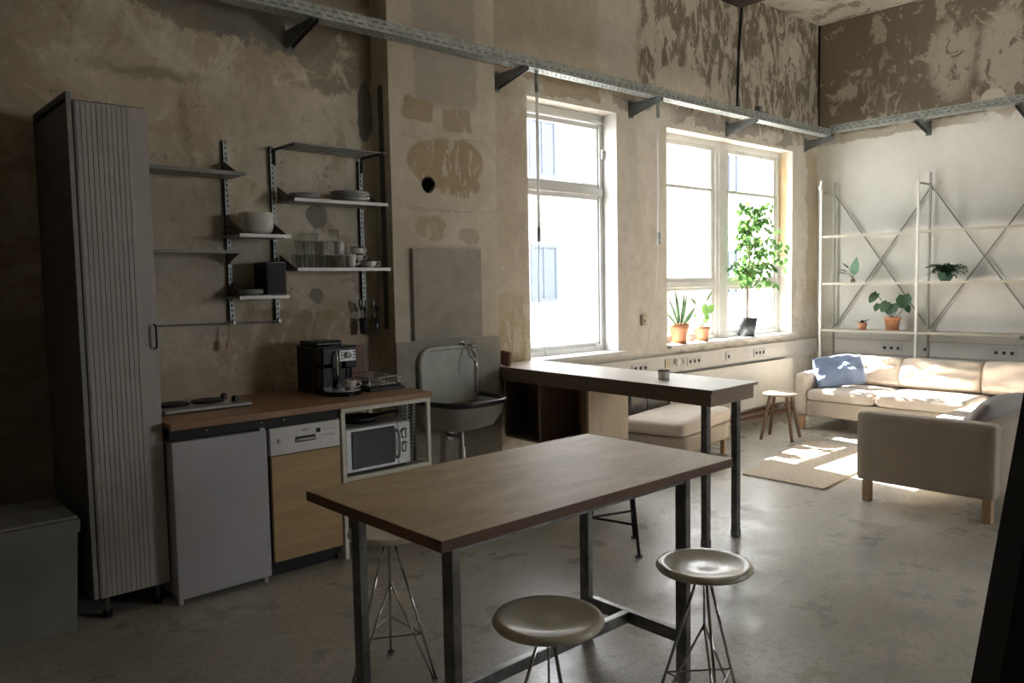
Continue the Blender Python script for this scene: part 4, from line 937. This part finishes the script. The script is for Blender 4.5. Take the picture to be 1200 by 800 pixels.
part('spout', MB().tube(bow([(3.69, YC-.06, 1.15), (3.69, YC-.08, 1.12), (3.685, YC-.10, 1.08), (3.69, YC-.14, 1.06), (3.695, YC-.16, 1.035), (3.695, YC-.165, 1.00), (3.695, YC-.165, .965)]), .009, 10), M_CHROME, tp)
tpp = thing('drain_trap', 'chrome bottle trap under the wall sink', 'drain pipe', (3.55, 4.5, .3))
part('pipe', MB().cyl((3.55, 4.50, .36), (3.55, 4.50, .562), .018, seg=16).cyl((3.55, 4.50, .30), (3.55, 4.50, .44), .027, seg=18).cyl((3.55, 4.50, .50), (3.55, 4.645, .50), .014, seg=12), M_CHROME, tpp)
part('wall_flange', MB().cyl((3.55, 4.63, .50), (3.55, 4.646, .50), .034, seg=18), M_CHROME, tpp)

# ------------------------------------------------------------------ dining table
TX0, TX1, TY0, TY1 = 1.285, 2.715, 1.730, 2.503
tb = thing('work_table', 'long plywood-topped table on a raw steel frame', 'table', (2.0, 2.1, 0))
tp_ = part('table_top', MB().box(TX0, TY0, .866, TX1, TY1, .900, bev=.002), M_TEDGE, tb, label='plywood top with dark edges')
part('veneer', MB().box(TX0+.001, TY0+.001, .898, TX1-.001, TY1-.001, .9012), M_TABLE, tp_)
lx = (1.405, 2.562); ly = (1.842, 2.365)
for x in lx:
    for y in ly: part('leg', MB().box(x, y, 0, x+.032, y+.052, .866, bev=.003), M_STEEL, tb)
for y in ly: part('side_rail', MB().box(lx[0]+.03, y+.006, .808, lx[1]+.002, y+.046, .866), M_STEEL, tb)
for x in lx: part('end_rail', MB().box(x, ly[0]+.052, .842, x+.032, ly[1], .866), M_STEEL, tb)
for x in lx: part('low_rail', MB().box(x, ly[0]+.052, .152, x+.032, ly[1], .205, bev=.003), M_STEEL, tb)
part('stretcher', MB().box(lx[0]+.032, 2.135, .157, lx[1], 2.167, .205, bev=.003), M_STEEL, tb)

# ------------------------------------------------------------------ wire stools
def wire_stool(loc, rz, label, h=.61):
    o = thing('wire_stool', label, 'stool', loc, rz, 'wire stools around the plywood table')
    R = .168
    part('seat', MB().lathe([(0, h-.010), (.02, h-.010), (.04, h-.013), (.09, h-.008), (.135, h+.002), (.152, h+.006), (.163, h+.002), (R, h-.010), (.163, h-.017), (.150, h-.022), (.09, h-.030), (0, h-.033)], seg=48), M_STOOL, o, False)
    part('hub', MB().cyl((0, 0, h-.055), (0, 0, h-.033), .028, .05, 18), M_CHROME, o, False)
    rf = .195
    for k in range(3):
        a = k*2*PI/3; d = Vector((math.cos(a), math.sin(a), 0)); sd = Vector((-d.y, d.x, 0))
        lg = part('leg', MB().tube([d*.02+Vector((0, 0, h-.04)), d*rf+Vector((0, 0, .008))], .0055, 8)
                  .tube([Vector((0, 0, h-.22)), d*(rf-.014)+Vector((0, 0, .012))], .0045, 8), M_CHROME, o, False)
        ft = part('foot', MB().cyl(d*(rf-.005)+Vector((0, 0, 0)), d*(rf-.005)+Vector((0, 0, .012)), .014, seg=14), M_CHROME, o, False); ft.parent = lg
    part('post', MB().tube([(0, 0, h-.04), (0, 0, h-.24)], .004, 8), M_CHROME, o, False)
    zt = .19; k_ = rf*(h-.04-zt)/(h-.05)+.004
    pts = [Vector((k_*math.cos(a), k_*math.sin(a), zt)) for a in (0, 2*PI/3, 4*PI/3, 0)]
    for i in range(3): part('brace', MB().cyl(pts[i], pts[i+1], .004, seg=8), M_CHROME, o, False)
    return o
wire_stool((1.62, 1.66, 0), .35, 'cream wire stool under the near edge of table, middle')
wire_stool((2.325, 1.595, 0), -.15, 'cream wire stool at the right corner of the table')
wire_stool((1.760, 2.725, 0), -1.06, 'cream wire stool behind the table before the microwave')

# ------------------------------------------------------------------ dark workshop stool behind the table
ws = thing('workshop_stool', 'dark steel three-legged stool standing behind the table', 'stool', (3.645, 3.10, 0))
ctr = Vector((3.645, 3.10, 0)); feet = [Vector((3.59, 2.91, 0)), Vector((3.84, 3.15, 0)), Vector((3.51, 3.25, 0))]
ct_ = sum(feet, Vector())/3; ws.location = ct_
part('seat', MB().lathe([(0, .60), (.15, .60), (.17, .61), (.17, .625), (.155, .632), (0, .628)], ct_), M_STOOLW, ws)
mid = []
for ftp in feet:
    topp = ct_+(ftp-ct_)*.50+Vector((0, 0, .60)); lg = part('leg', MB().cyl(ftp+Vector((0, 0, .008)), topp, .010, seg=10), M_BLACKST, ws)
    fp = part('foot', MB().cyl(ftp, ftp+Vector((0, 0, .008)), .022, seg=14), M_BLACKST); fp.parent = lg
    for v in fp.data.vertices: v.co -= ct_
    mid.append(ftp.lerp(topp, .30)+Vector((0, 0, .0)))
for i in range(3):
    a, b = mid[i], mid[(i+1) % 3]; part('foot_rail', MB().cyl(a, b, .008, seg=8), M_BLACKST, ws)

# ------------------------------------------------------------------ high desk at the window
dk = thing('high_desk', 'long high desk with a pale top reaching to the narrow window', 'desk', (4.25, 3.7, 0))
P_nl, P_nr, P_fr, P_fl = (3.948, 2.652), (4.492, 2.678), (4.612, 4.865), (4.095, 4.865)
def prism(P, z0, z1):
    n = len(P); return MB().add([(x, y, z0) for x, y in P]+[(x, y, z1) for x, y in P], [tuple(reversed(range(n))), tuple(range(n, 2*n))]+[(i, (i+1) % n, n+(i+1) % n, n+i) for i in range(n)])
part('desk_top', prism([P_nl, P_nr, P_fr, P_fl], .942, .958), M_APRON, dk, label='thin top board, dark edge')
part('top_surface', prism([(P_nl[0]+.001, P_nl[1]+.001), (P_nr[0]-.001, P_nr[1]+.001), P_fr, P_fl], .958, .9605), M_DESK, dk)
def strip(a, b, w, z0, z1, ext=0):
    a = Vector((*a, 0)); b = Vector((*b, 0)); d = (b-a).normalized(); nn = Vector((-d.y, d.x, 0))*w
    return prism([(p_.x, p_.y) for p_ in (a, b, b+nn, a+nn)], z0, z1)
part('apron', strip((3.952, 2.664), (4.093, 4.86), -.022, .862, .942), M_APRON, dk)
part('apron', strip((3.975, 2.664), (4.452, 2.688), .022, .862, .942), M_APRON, dk, label='light front apron board')
part('apron', strip((4.43, 2.70), (4.53, 4.86), -.022, .862, .942), M_APRON, dk)
for x, y in ((3.985, 2.715), (4.285, 2.70)):
    lg = part('leg', MB().box(x, y, 0, x+.042, y+.042, .862, bev=.003), M_STEEL, dk)
    fp = part('foot', MB().box(x-.002, y-.002, 0, x+.044, y+.044, .05, bev=.003), M_STEEL); fp.parent = lg
    for v in fp.data.vertices: v.co -= Vector(dk.location)
cy = thing('cubby_unit', 'open two-compartment dark cubby with plywood end under the desk', 'storage unit', (4.3, 4.2, .41))
A, B = (4.052, 3.74), (4.090, 4.64)
part('end_panel', prism([(4.052, 3.72), (4.505, 3.745), (4.505, 3.765), (4.052, 3.742)], .36, .861), M_PLYL, cy, label='light plywood end panel')
part('bottom_board', prism([(4.056, 3.742), (4.505, 3.765), (4.54, 4.85), (4.105, 4.64)], .41, .428), M_CUBBY, cy)
part('top_board', prism([(4.078, 3.742), (4.42, 3.765), (4.47, 4.85), (4.12, 4.64)], .845, .861), M_CUBBY, cy)
part('back_board', prism([(4.495, 3.765), (4.51, 3.765), (4.555, 4.85), (4.54, 4.85)], .428, .861), M_CUBBY, cy)
part('divider', prism([(4.078, 4.225), (4.50, 4.245), (4.50, 4.265), (4.078, 4.245)], .428, .845), M_CUBBY, cy)
part('side_edge', prism([(4.054, 3.742), (4.064, 3.742), (4.066, 3.79), (4.056, 3.79)], .41, .861), M_TEDGE, cy)
part('end_board', prism([(4.095, 4.63), (4.54, 4.845), (4.545, 4.855), (4.095, 4.645)], .428, .845), M_CUBBY, cy)
bg_ = thing('shoulder_bag', 'round black bag in the cubby nearest the sink', 'bag', (4.27, 4.38, .428))
part('body', softbox(4.16, 4.31, .428, 4.38, 4.50, .63, .07, .01, 3, 10), M_BLACKM, bg_)
part('strap', MB().tube(bow([(4.15, 4.42, .52), (4.11, 4.48, .48), (4.11, 4.53, .44), (4.16, 4.56, .438), (4.2, 4.5, .45)]), .006, 6), M_BLACKM, bg_)
dc = cup_parts('small_cup', 'small grey handleless cup with a dark rim on the high desk', 'cup', (4.20, 3.19, .9605), .040, .062, M_CER, False, M_BLACKST, flare=1.25)
single('floor_crate', MB().box(5.70, 4.70, 0, 5.93, 4.80, .60, bev=.004), M_STEEL, 'dark grey box behind the ottoman, next to narrow window side', 'box', (5.8, 4.75, 0))
single('floor_crate', MB().box(5.945, 4.70, 0, 6.24, 4.80, .57, bev=.004), M_STEEL, 'lower dark grey box behind the ottoman, next to the radiator', 'box', (6.1, 4.75, 0))
single('leaning_board', MB().box(0, 0, 0, .025, .10, .11, m=Matrix.Translation((4.12, 4.62, .961)) @ Matrix.Rotation(.12, 4, 'X')), M_CHOP, 'small red-brown wood block at the chimney end of desk', 'wood block', (4.12, 4.7, .96))

# ------------------------------------------------------------------ ottoman
ot = thing('ottoman', 'beige upholstered ottoman under the high desk by radiator', 'ottoman', (5.865, 4.29, 0), math.radians(11))
L2, D2 = .52, .29
part('base', softbox(-L2+.01, -D2+.01, .14, L2-.01, D2-.01, .30, .02, .002, 1, 8), M_SOFA_SHADED, ot, False)
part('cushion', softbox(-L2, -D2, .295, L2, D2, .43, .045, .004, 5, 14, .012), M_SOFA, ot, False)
for x in (-L2+.06, L2-.09):
    for y in (-D2+.04, D2-.08): part('leg', MB().box(x, y, 0, x+.04, y+.04, .142, bev=.003), M_OAK, ot, False)

# ------------------------------------------------------------------ wooden stool by the radiator
st = thing('wooden_stool', 'low dark wooden stool with a pale seat by the sofa arm', 'stool', (7.33, 4.12, 0))
part('seat', MB().lathe([(0, .440), (.15, .440), (.172, .448), (.175, .458), (.165, .466), (.10, .461), (0, .458)], (7.33, 4.12, 0), 30), M_SEATW, st)
for a in (PI*.25+.25, PI*.75+.25, PI*1.25+.25, PI*1.75+.25):
    d = Vector((math.cos(a), math.sin(a), 0)); b = Vector((7.33, 4.12, 0))
    part('leg', MB().cyl(b+d*.215, b+d*.115+Vector((0, 0, .442)), .016, .018, 10), M_STOOLW, st)

# ------------------------------------------------------------------ sofa (two sofas in an L) and cushions
sf = thing('corner_sofa', 'beige linen corner sofa in an L shape along the white wall', 'sofa', (8.4, 3.0, 0))
SX0, SX1 = 7.92, 8.98
part('seat_base', softbox(SX0+.02, 1.72, .15, SX1-.12, 4.17, .32, .02, .002, 2, 12), M_SOFA_SHADED, sf)
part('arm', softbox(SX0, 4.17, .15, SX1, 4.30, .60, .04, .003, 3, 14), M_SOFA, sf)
part('back_rest', softbox(SX1-.14, 1.70, .15, SX1, 4.17, .62, .03, .003, 4, 14), M_SOFA_SHADED, sf)
sc1 = part('seat_cushion', softbox(SX0, 3.46, .315, SX1-.14, 4.165, .432, .045, .006, 6, 18, .015), M_SOFA, sf)
part('seat_cushion', softbox(SX0, 2.60, .315, SX1-.14, 3.455, .432, .045, .006, 9, 18, .015), M_SOFA, sf)
part('seat_cushion', softbox(SX0, 1.85, .315, SX1-.14, 2.595, .43, .045, .006, 13, 18, .012), M_SOFA, sf)
# short side: arm facing the room, back towards the camera
part('side_arm', softbox(5.63, 1.68, .15, 5.76, 2.575, .645, .03, .002, 11, 14), M_SOFA_SHADED, sf)
part('side_back', softbox(5.765, 1.68, .15, SX1-.14, 1.82, .635, .03, .002, 12, 14), M_SOFA_SHADED, sf)
part('side_base', softbox(5.76, 1.82, .15, SX0+.02, 2.55, .32, .02, .002, 14, 10), M_SOFA_SHADED, sf)
part('side_seat_cushion', softbox(5.765, 1.82, .315, 6.88, 2.58, .432, .045, .006, 15, 18, .012), M_SOFA, sf)
part('side_seat_cushion', softbox(6.885, 1.82, .315, 7.915, 2.58, .432, .045, .006, 18, 18, .012), M_SOFA, sf)
for x, y in ((SX0+.02, 4.20), (SX1-.1, 4.20), (5.645, 2.48), (5.645, 1.70), (8.85, 1.72), (7.2, 1.70)):
    part('leg', MB().box(x, y, 0, x+.055, y+.055, .152, bev=.003), M_OAK, sf)
def put_cushion(name, label, cat, wd, ht, th, m, loc, yawz, lean, seed, wr=.012, sq=4, group=None, rollz=0):
    o = prop(part(name, cushion(wd, ht, th, 28, wr, seed, sq), m), label, cat, group)
    o.matrix_world = Matrix.Translation(loc) @ Matrix.Rotation(yawz, 4, 'Z') @ Matrix.Rotation(lean, 4, 'X') @ Matrix.Rotation(rollz, 4, 'Y')
    return o
G = 'back cushions of the corner sofa'
# local -y faces the sitter; for the long side the sitter faces -x -> yaw so that local -y -> -x  (rotate by -90deg)
put_cushion('back_cushion', 'pale back cushion beside the blue cushion', 'cushion', .82, .345, .26, M_SOFA, (8.58, 3.82, .43), -PI/2, -.40, 2, .022, 6, group=G)
put_cushion('back_cushion', 'pale back cushion in the middle of long sofa side', 'cushion', .86, .345, .26, M_SOFA, (8.58, 3.09, .43), -PI/2, -.40, 7, .022, 6, group=G)
put_cushion('back_cushion', 'pale back cushion in the corner with stitched top edge', 'cushion', .84, .36, .26, M_SOFA, (8.58, 2.32, .43), -PI/2, -.40, 12, .012, 6, group=G)
put_cushion('blue_cushion', 'blue linen cushion leaning in the corner by sofa arm', 'cushion', .54, .38, .17, M_BLUE, (8.20, 3.90, .45), -PI/2+.55, -.55, 21, .034, 3, rollz=-.14)
put_cushion('loose_cushion', 'grey-beige cushion lying over the near sofa back', 'cushion', .85, .40, .18, M_GREYCU, (6.28, 2.02, .43), PI, -.62, 31, .012, 3)

# ------------------------------------------------------------------ rug
rg = MB(); nu, nv = 60, 30; P = [Vector((5.72, 2.86, 0)), Vector((7.46, 3.02, 0)), Vector((7.36, 3.86, 0)), Vector((5.73, 3.56, 0))]
vs = []
for j in range(nv+1):
    for i in range(nu+1):
        u, v = i/nu, j/nv; p_ = P[0].lerp(P[1], u).lerp(P[3].lerp(P[2], u), v)
        e = noise.noise(Vector((u*30, v*17, 0)))*.004
        p_.z = .014+noise.noise(p_*25)*.003
        if i in (0, nu): p_.x += e
        if j in (0, nv): p_.y += e
        vs.append(p_)
k = len(vs); fs_ = [(j*(nu+1)+i, j*(nu+1)+i+1, (j+1)*(nu+1)+i+1, (j+1)*(nu+1)+i) for j in range(nv) for i in range(nu)]
bd = [j*(nu+1)+i for i, j in [(i, 0) for i in range(nu)]+[(nu, j) for j in range(nv)]+[(i, nv) for i in range(nu, 0, -1)]+[(0, j) for j in range(nv, 0, -1)]]
lo = [Vector((vs[i].x, vs[i].y, .001)) for i in bd]
rg.add(vs+lo, fs_+[(bd[i], bd[(i+1) % len(bd)], k+(i+1) % len(bd), k+i) for i in range(len(bd))])
single('rug', rg, M_RUG, 'woven brown jute rug on the concrete before the sofa', 'rug', (6.5, 3.3, 0))

# ------------------------------------------------------------------ shelving unit on the end wall
su = thing('shelving_unit', 'white steel shelving unit with crossed braces against white wall', 'shelving', (9.28, 3.5, 0))
ys = (4.62, 3.525, 2.43)
for y in ys:
    part('front_post', MB().box(9.105, y-.013, 0, 9.13, y+.013, 2.745, bev=.002), M_POSTW, su)
    part('rear_post', MB().box(9.44, y-.011, 0, 9.462, y+.011, 2.745, bev=.002), M_POSTG, su)
    part('side_rail', MB().box(9.13, y-.008, 2.60, 9.44, y+.008, 2.62), M_POSTG, su)
    part('post_clip', MB().box(9.09, y-.01, 2.63, 9.105, y+.022, 2.69, bev=.003), M_POSTW, su)
for a, b in zip(ys, ys[1:]):
    for z in (2.095, 1.545, .995):
        s_ = part('shelf_board', MB().box(9.132, b+.012, z-.012, 9.44, a-.012, z, bev=.002).box(9.112, b+.014, z-.026, 9.132, a-.014, z+.002), M_WSHELF, su)
    part('cross_brace', MB().cyl((9.470, a, 2.60), (9.470, b, 1.01), .009, seg=8), M_POSTG, su)
    part('cross_brace', MB().cyl((9.489, b, 2.60), (9.489, a, 1.01), .009, seg=8), M_POSTG, su)
ca = thing('camera_knob', 'small round grey knob clipped to the lowest shelf edge', 'clip', (9.10, 2.50, .975))
part('disc', MB().cyl((9.085, 2.50, .975), (9.11, 2.50, .975), .03, seg=20), M_POSTG, ca); part('pin', MB().cyl((9.075, 2.50, .975), (9.085, 2.50, .975), .012, seg=12), M_BLACKST, ca)

# ------------------------------------------------------------------ plants
def pot(o, r, h, m, saucer=True, rimh=.25):
    rb = r*.70
    part('pot', MB().lathe([(0, .0), (rb, .0), (r*.93, h*(1-rimh)), (r, h*(1-rimh)), (r, h), (r*.92, h), (r*.88, h*.86), (0, h*.86)] if saucer else [(0, 0), (rb*1.08, 0), (r, h), (r*.93, h), (r*.9, h*.88), (0, h*.88)], (0, 0, .008 if saucer else 0), 28), m, o, False)
    if saucer: part('saucer', MB().lathe([(0, 0), (rb*1.12, 0), (rb*1.22, .016), (rb*1.15, .016), (rb*1.05, .006), (0, .006)], seg=28), m, o, False)
    part('soil', MB().lathe([(0, h*.90), (r*.87, h*.88)], (0, 0, .008), 20), M_SOIL, o, False)
ZL = .962
al = thing('aloe_plant', 'aloe in a terracotta pot at the left of wide window', 'plant', (6.76, 4.94, ZL)); pot(al, .10, .195, M_TERRA)
for k, (dx, dy, dz, wd) in enumerate(((-.16, 0, .33, .016), (-.02, .02, .42, .018), (.10, -.02, .36, .018), (.06, .05, .30, .014), (-.20, .03, .20, .011), (.30, -.02, .23, .014), (.20, .01, .38, .010))):
    part('leaf', MB().leaf((dx*.12, dy*.3, .17), (dx, dy, .15+dz), (-dx*1.2, -1, .2), wd*1.5, .10 if dx > 0 else .05, 7, fold=.5), M_ALOE, al, False)
pe = thing('leafy_plant', 'broad-leaved pale plant in a terracotta pot beside the aloe', 'plant', (7.17, 4.945, ZL)); pot(pe, .088, .145, M_TERRA)
for k, (dx, dz, sx, sz, wd) in enumerate(((.02, .10, .13, .19, .05), (-.02, .16, .09, .27, .05), (.05, .17, .21, .25, .045), (-.10, .25, -.18, .33, .03), (.04, .06, .10, .12, .035), (.10, .28, .16, .40, .018), (-.04, .12, -.13, .15, .03))):
    part('leaf', MB().tube([(0, 0, .12), (dx, .01*(k-3), .13+dz)], .003, 6).leaf((dx, .01*(k-3), .13+dz), (sx, -.02*(k % 3), .13+sz), (.2, -1, .5), wd, .15, 6), M_LIGHTL, pe, False)
fi = thing('ficus_tree', 'leafy ficus tree in a dark grey pot at wide window', 'plant', (8.05, 4.945, ZL)); pot(fi, .112, .21, M_GPOT, False)
tk = MB().tube(bow([(0, 0, .17), (.012, .01, .3), (-.01, -.01, .42), (.01, 0, .55), (.03, 0, .66)]), .014, 8, .010).tube(bow([(.01, .01, .17), (-.012, -.008, .32), (.012, .01, .44), (-.005, 0, .56), (.0, 0, .66)]), .010, 8, .008)
part('trunk', tk, M_BARK, fi, False)
fo = MB(); br = MB(); rnd = random.Random(5)
for b in range(84):
    h0 = .48+.86*rnd.random(); a = rnd.random()*2*PI; out = .16+.24*rnd.random()
    if h0 > 1.0: out *= .72
    p0 = Vector((.01, 0, h0)); p3 = Vector((math.cos(a)*out*1.1, math.sin(a)*out*.8-.10, h0-.02+.24*rnd.random()))
    if p3.y > .08: p3.y = .08*rnd.random()
    pm = p0.lerp(p3, .5)+Vector((0, 0, .07)); cv = bow([p0, pm, p3], 5); br.tube(cv, .0025, 5, .0012)
    for q_ in cv[3:]:
        for s_ in range(2):
            if rnd.random() < .45: continue
            aa = rnd.random()*2*PI; L_ = .058+.034*rnd.random(); d = Vector((math.cos(aa), math.sin(aa)*.8, -.5-.7*rnd.random())).normalized()*L_
            b0 = q_+Vector((rnd.uniform(-.03, .03), rnd.uniform(-.03, .03), rnd.uniform(-.03, .03)))
            e_ = b0+d
            if e_.y > .105 or b0.y > .105: continue
            fo.leaf(b0, e_, (rnd.uniform(-1, 1), rnd.uniform(-1, 1), 1), L_*.26, .2, 4)
br.tube(bow([(0, 0, .6), (.02, -.02, .85), (-.01, -.03, 1.1), (0, -.04, 1.32)]), .008, 6, .003)
part('branches', br, M_BARK, fi, False); part('foliage', fo, M_FICUS, fi, False, kind='stuff')
# shelf plants
sx_ = 9.27
mo = thing('large_leaf_plant', 'dark heart-leaved plant in a terracotta pot on lowest shelf', 'plant', (sx_, 3.84, .996)); pot(mo, .088, .145, M_TERRA)
# world: image-right = -y ; facing camera = -x
for (dy, dz, L_, wd, tilt) in ((.0, .10, .17, .085, .1), (-.13, .20, .20, .085, -.15), (.17, .22, .15, .055, .6), (.15, .10, .12, .040, .2), (-.16, .09, .12, .035, -.5), (.05, .12, .16, .060, .4), (-.10, .15, .14, .05, -.3)):
    b = Vector((-.02, dy, .14+dz)); part('leaf', MB().tube(bow([(0, 0, .13), (0, dy*.5, .13+dz*.7), b+Vector((.0, 0, .05))]), .0035, 6).leaf(b+Vector((0, 0, .06)), b+Vector((-.05, tilt*L_*.8, .06-L_*.7)), (-1, 0, .6), wd, .1, 7, heart=True), M_DARKL, mo, False)
sm_ = thing('small_plant', 'tiny dark plant in a small terracotta pot on lowest shelf', 'plant', (sx_-.02, 4.17, .996)); pot(sm_, .052, .08, M_TERRA, False)
for k in range(9):
    a = k*2.4; d = Vector((math.cos(a)*.6, math.sin(a), 0)); part('leaf', MB().leaf((0, 0, .075), Vector((0, 0, .09+.05*((k*7) % 5)/4))+d*.085, (0, 0, 1), .018, .15, 5), M_BLKL, sm_, False)
cu_ = thing('cutting_plant', 'blue-green cutting with one upright leaf on middle shelf', 'plant', (sx_, 4.30, 1.546))
part('root_ball', MB().lathe([(0, 0), (.02, 0), (.028, .02), (.015, .05), (0, .055)], seg=12), M_BARK, cu_, False)
part('leaf', MB().tube([(0, 0, .04), (0, -.01, .09)], .004, 6).leaf((0, -.01, .08), (-.02, -.05, .30), (-1, 0, .2), .055, .05, 7), M_BLUEL, cu_, False, label='upright blue-green leaf')
for (dy, dz) in ((.15, .13), (.10, .20), (.16, .09)): part('leaf', MB().tube([(0, 0, .05), (0, dy*.5, .05+dz*.6)], .0025, 5).leaf((0, dy*.45, .05+dz*.55), (-.02, dy+.02, .04+dz), (-.4, 0, 1), .014, .1, 5), M_BLKL, cu_, False, label='narrow blackish leaf')
iv = thing('trailing_plant', 'bushy trailing green plant in a round pot on middle shelf', 'plant', (sx_, 3.29, 1.546))
part('pot', MB().lathe([(0, 0), (.045, 0), (.075, .04), (.07, .09), (.06, .09), (.055, .07), (0, .07)], seg=24), M_BLUEL, iv, False)
fo = MB(); rnd = random.Random(9)
for k in range(60):
    a = rnd.random()*2*PI; o_ = .05+.14*rnd.random(); e_ = Vector((math.cos(a)*o_*.7, math.sin(a)*o_*1.15, .05+.13*rnd.random()))
    cv = bow([(0, 0, .08), e_*.5+Vector((0, 0, .09)), e_], 4); fo.tube(cv, .0012, 4)
    for q_ in cv[1:]:
        for s_ in range(3):
            v_ = Vector((rnd.uniform(-1, 1), rnd.uniform(-1, 1), rnd.uniform(-.6, .6))).normalized(); fo.leaf(q_, q_+v_*.03, (0, 0, 1), .009, .1, 3)
part('foliage', fo, M_DARKL, iv, False, kind='stuff')

# ------------------------------------------------------------------ dark timber leaning at the right edge
lb = thing('leaning_timber', 'nearly black rough timber leaning at the right edge of view', 'timber', (1.40, .50, 0))
e0 = Vector((1.317, .547, 0)); ed = Vector((.102, -.042, .516))/.516; wx = Vector((.743, -.669, 0)); dn = Vector((.669, .743, 0))
mb = MB(); N_ = 24; vs = []
for k in range(N_+1):
    z = (ZC-.001)*k/N_; c_ = e0+ed*z
    for a, b in ((0, -.07), (.24, -.07), (.24, 0), (0, 0)):
        j = noise.noise(Vector((a*9, b*9, z*3)))*.004
        vs.append(c_+wx*(a+(j if a else 0))+dn*(b+j)*1)
mb.add(vs, [(3, 2, 1, 0), (N_*4, N_*4+1, N_*4+2, N_*4+3)]+[(k*4+i, k*4+(i+1) % 4, k*4+4+(i+1) % 4, k*4+4+i) for k in range(N_) for i in range(4)])
part('plank', mb, M_TIMB, lb)
mb = MB(); q0 = e0+wx*.13-dn*.082
mb.add([q0, q0+wx*.05, q0+wx*.05+dn*.012, q0+dn*.012]+[v+ed*(ZC-.002) for v in (q0, q0+wx*.05, q0+wx*.05+dn*.012, q0+dn*.012)], [(3, 2, 1, 0), (4, 5, 6, 7), (0, 1, 5, 4), (1, 2, 6, 5), (2, 3, 7, 6), (3, 0, 4, 7)])
part('batten', mb, M_TIMB, lb)
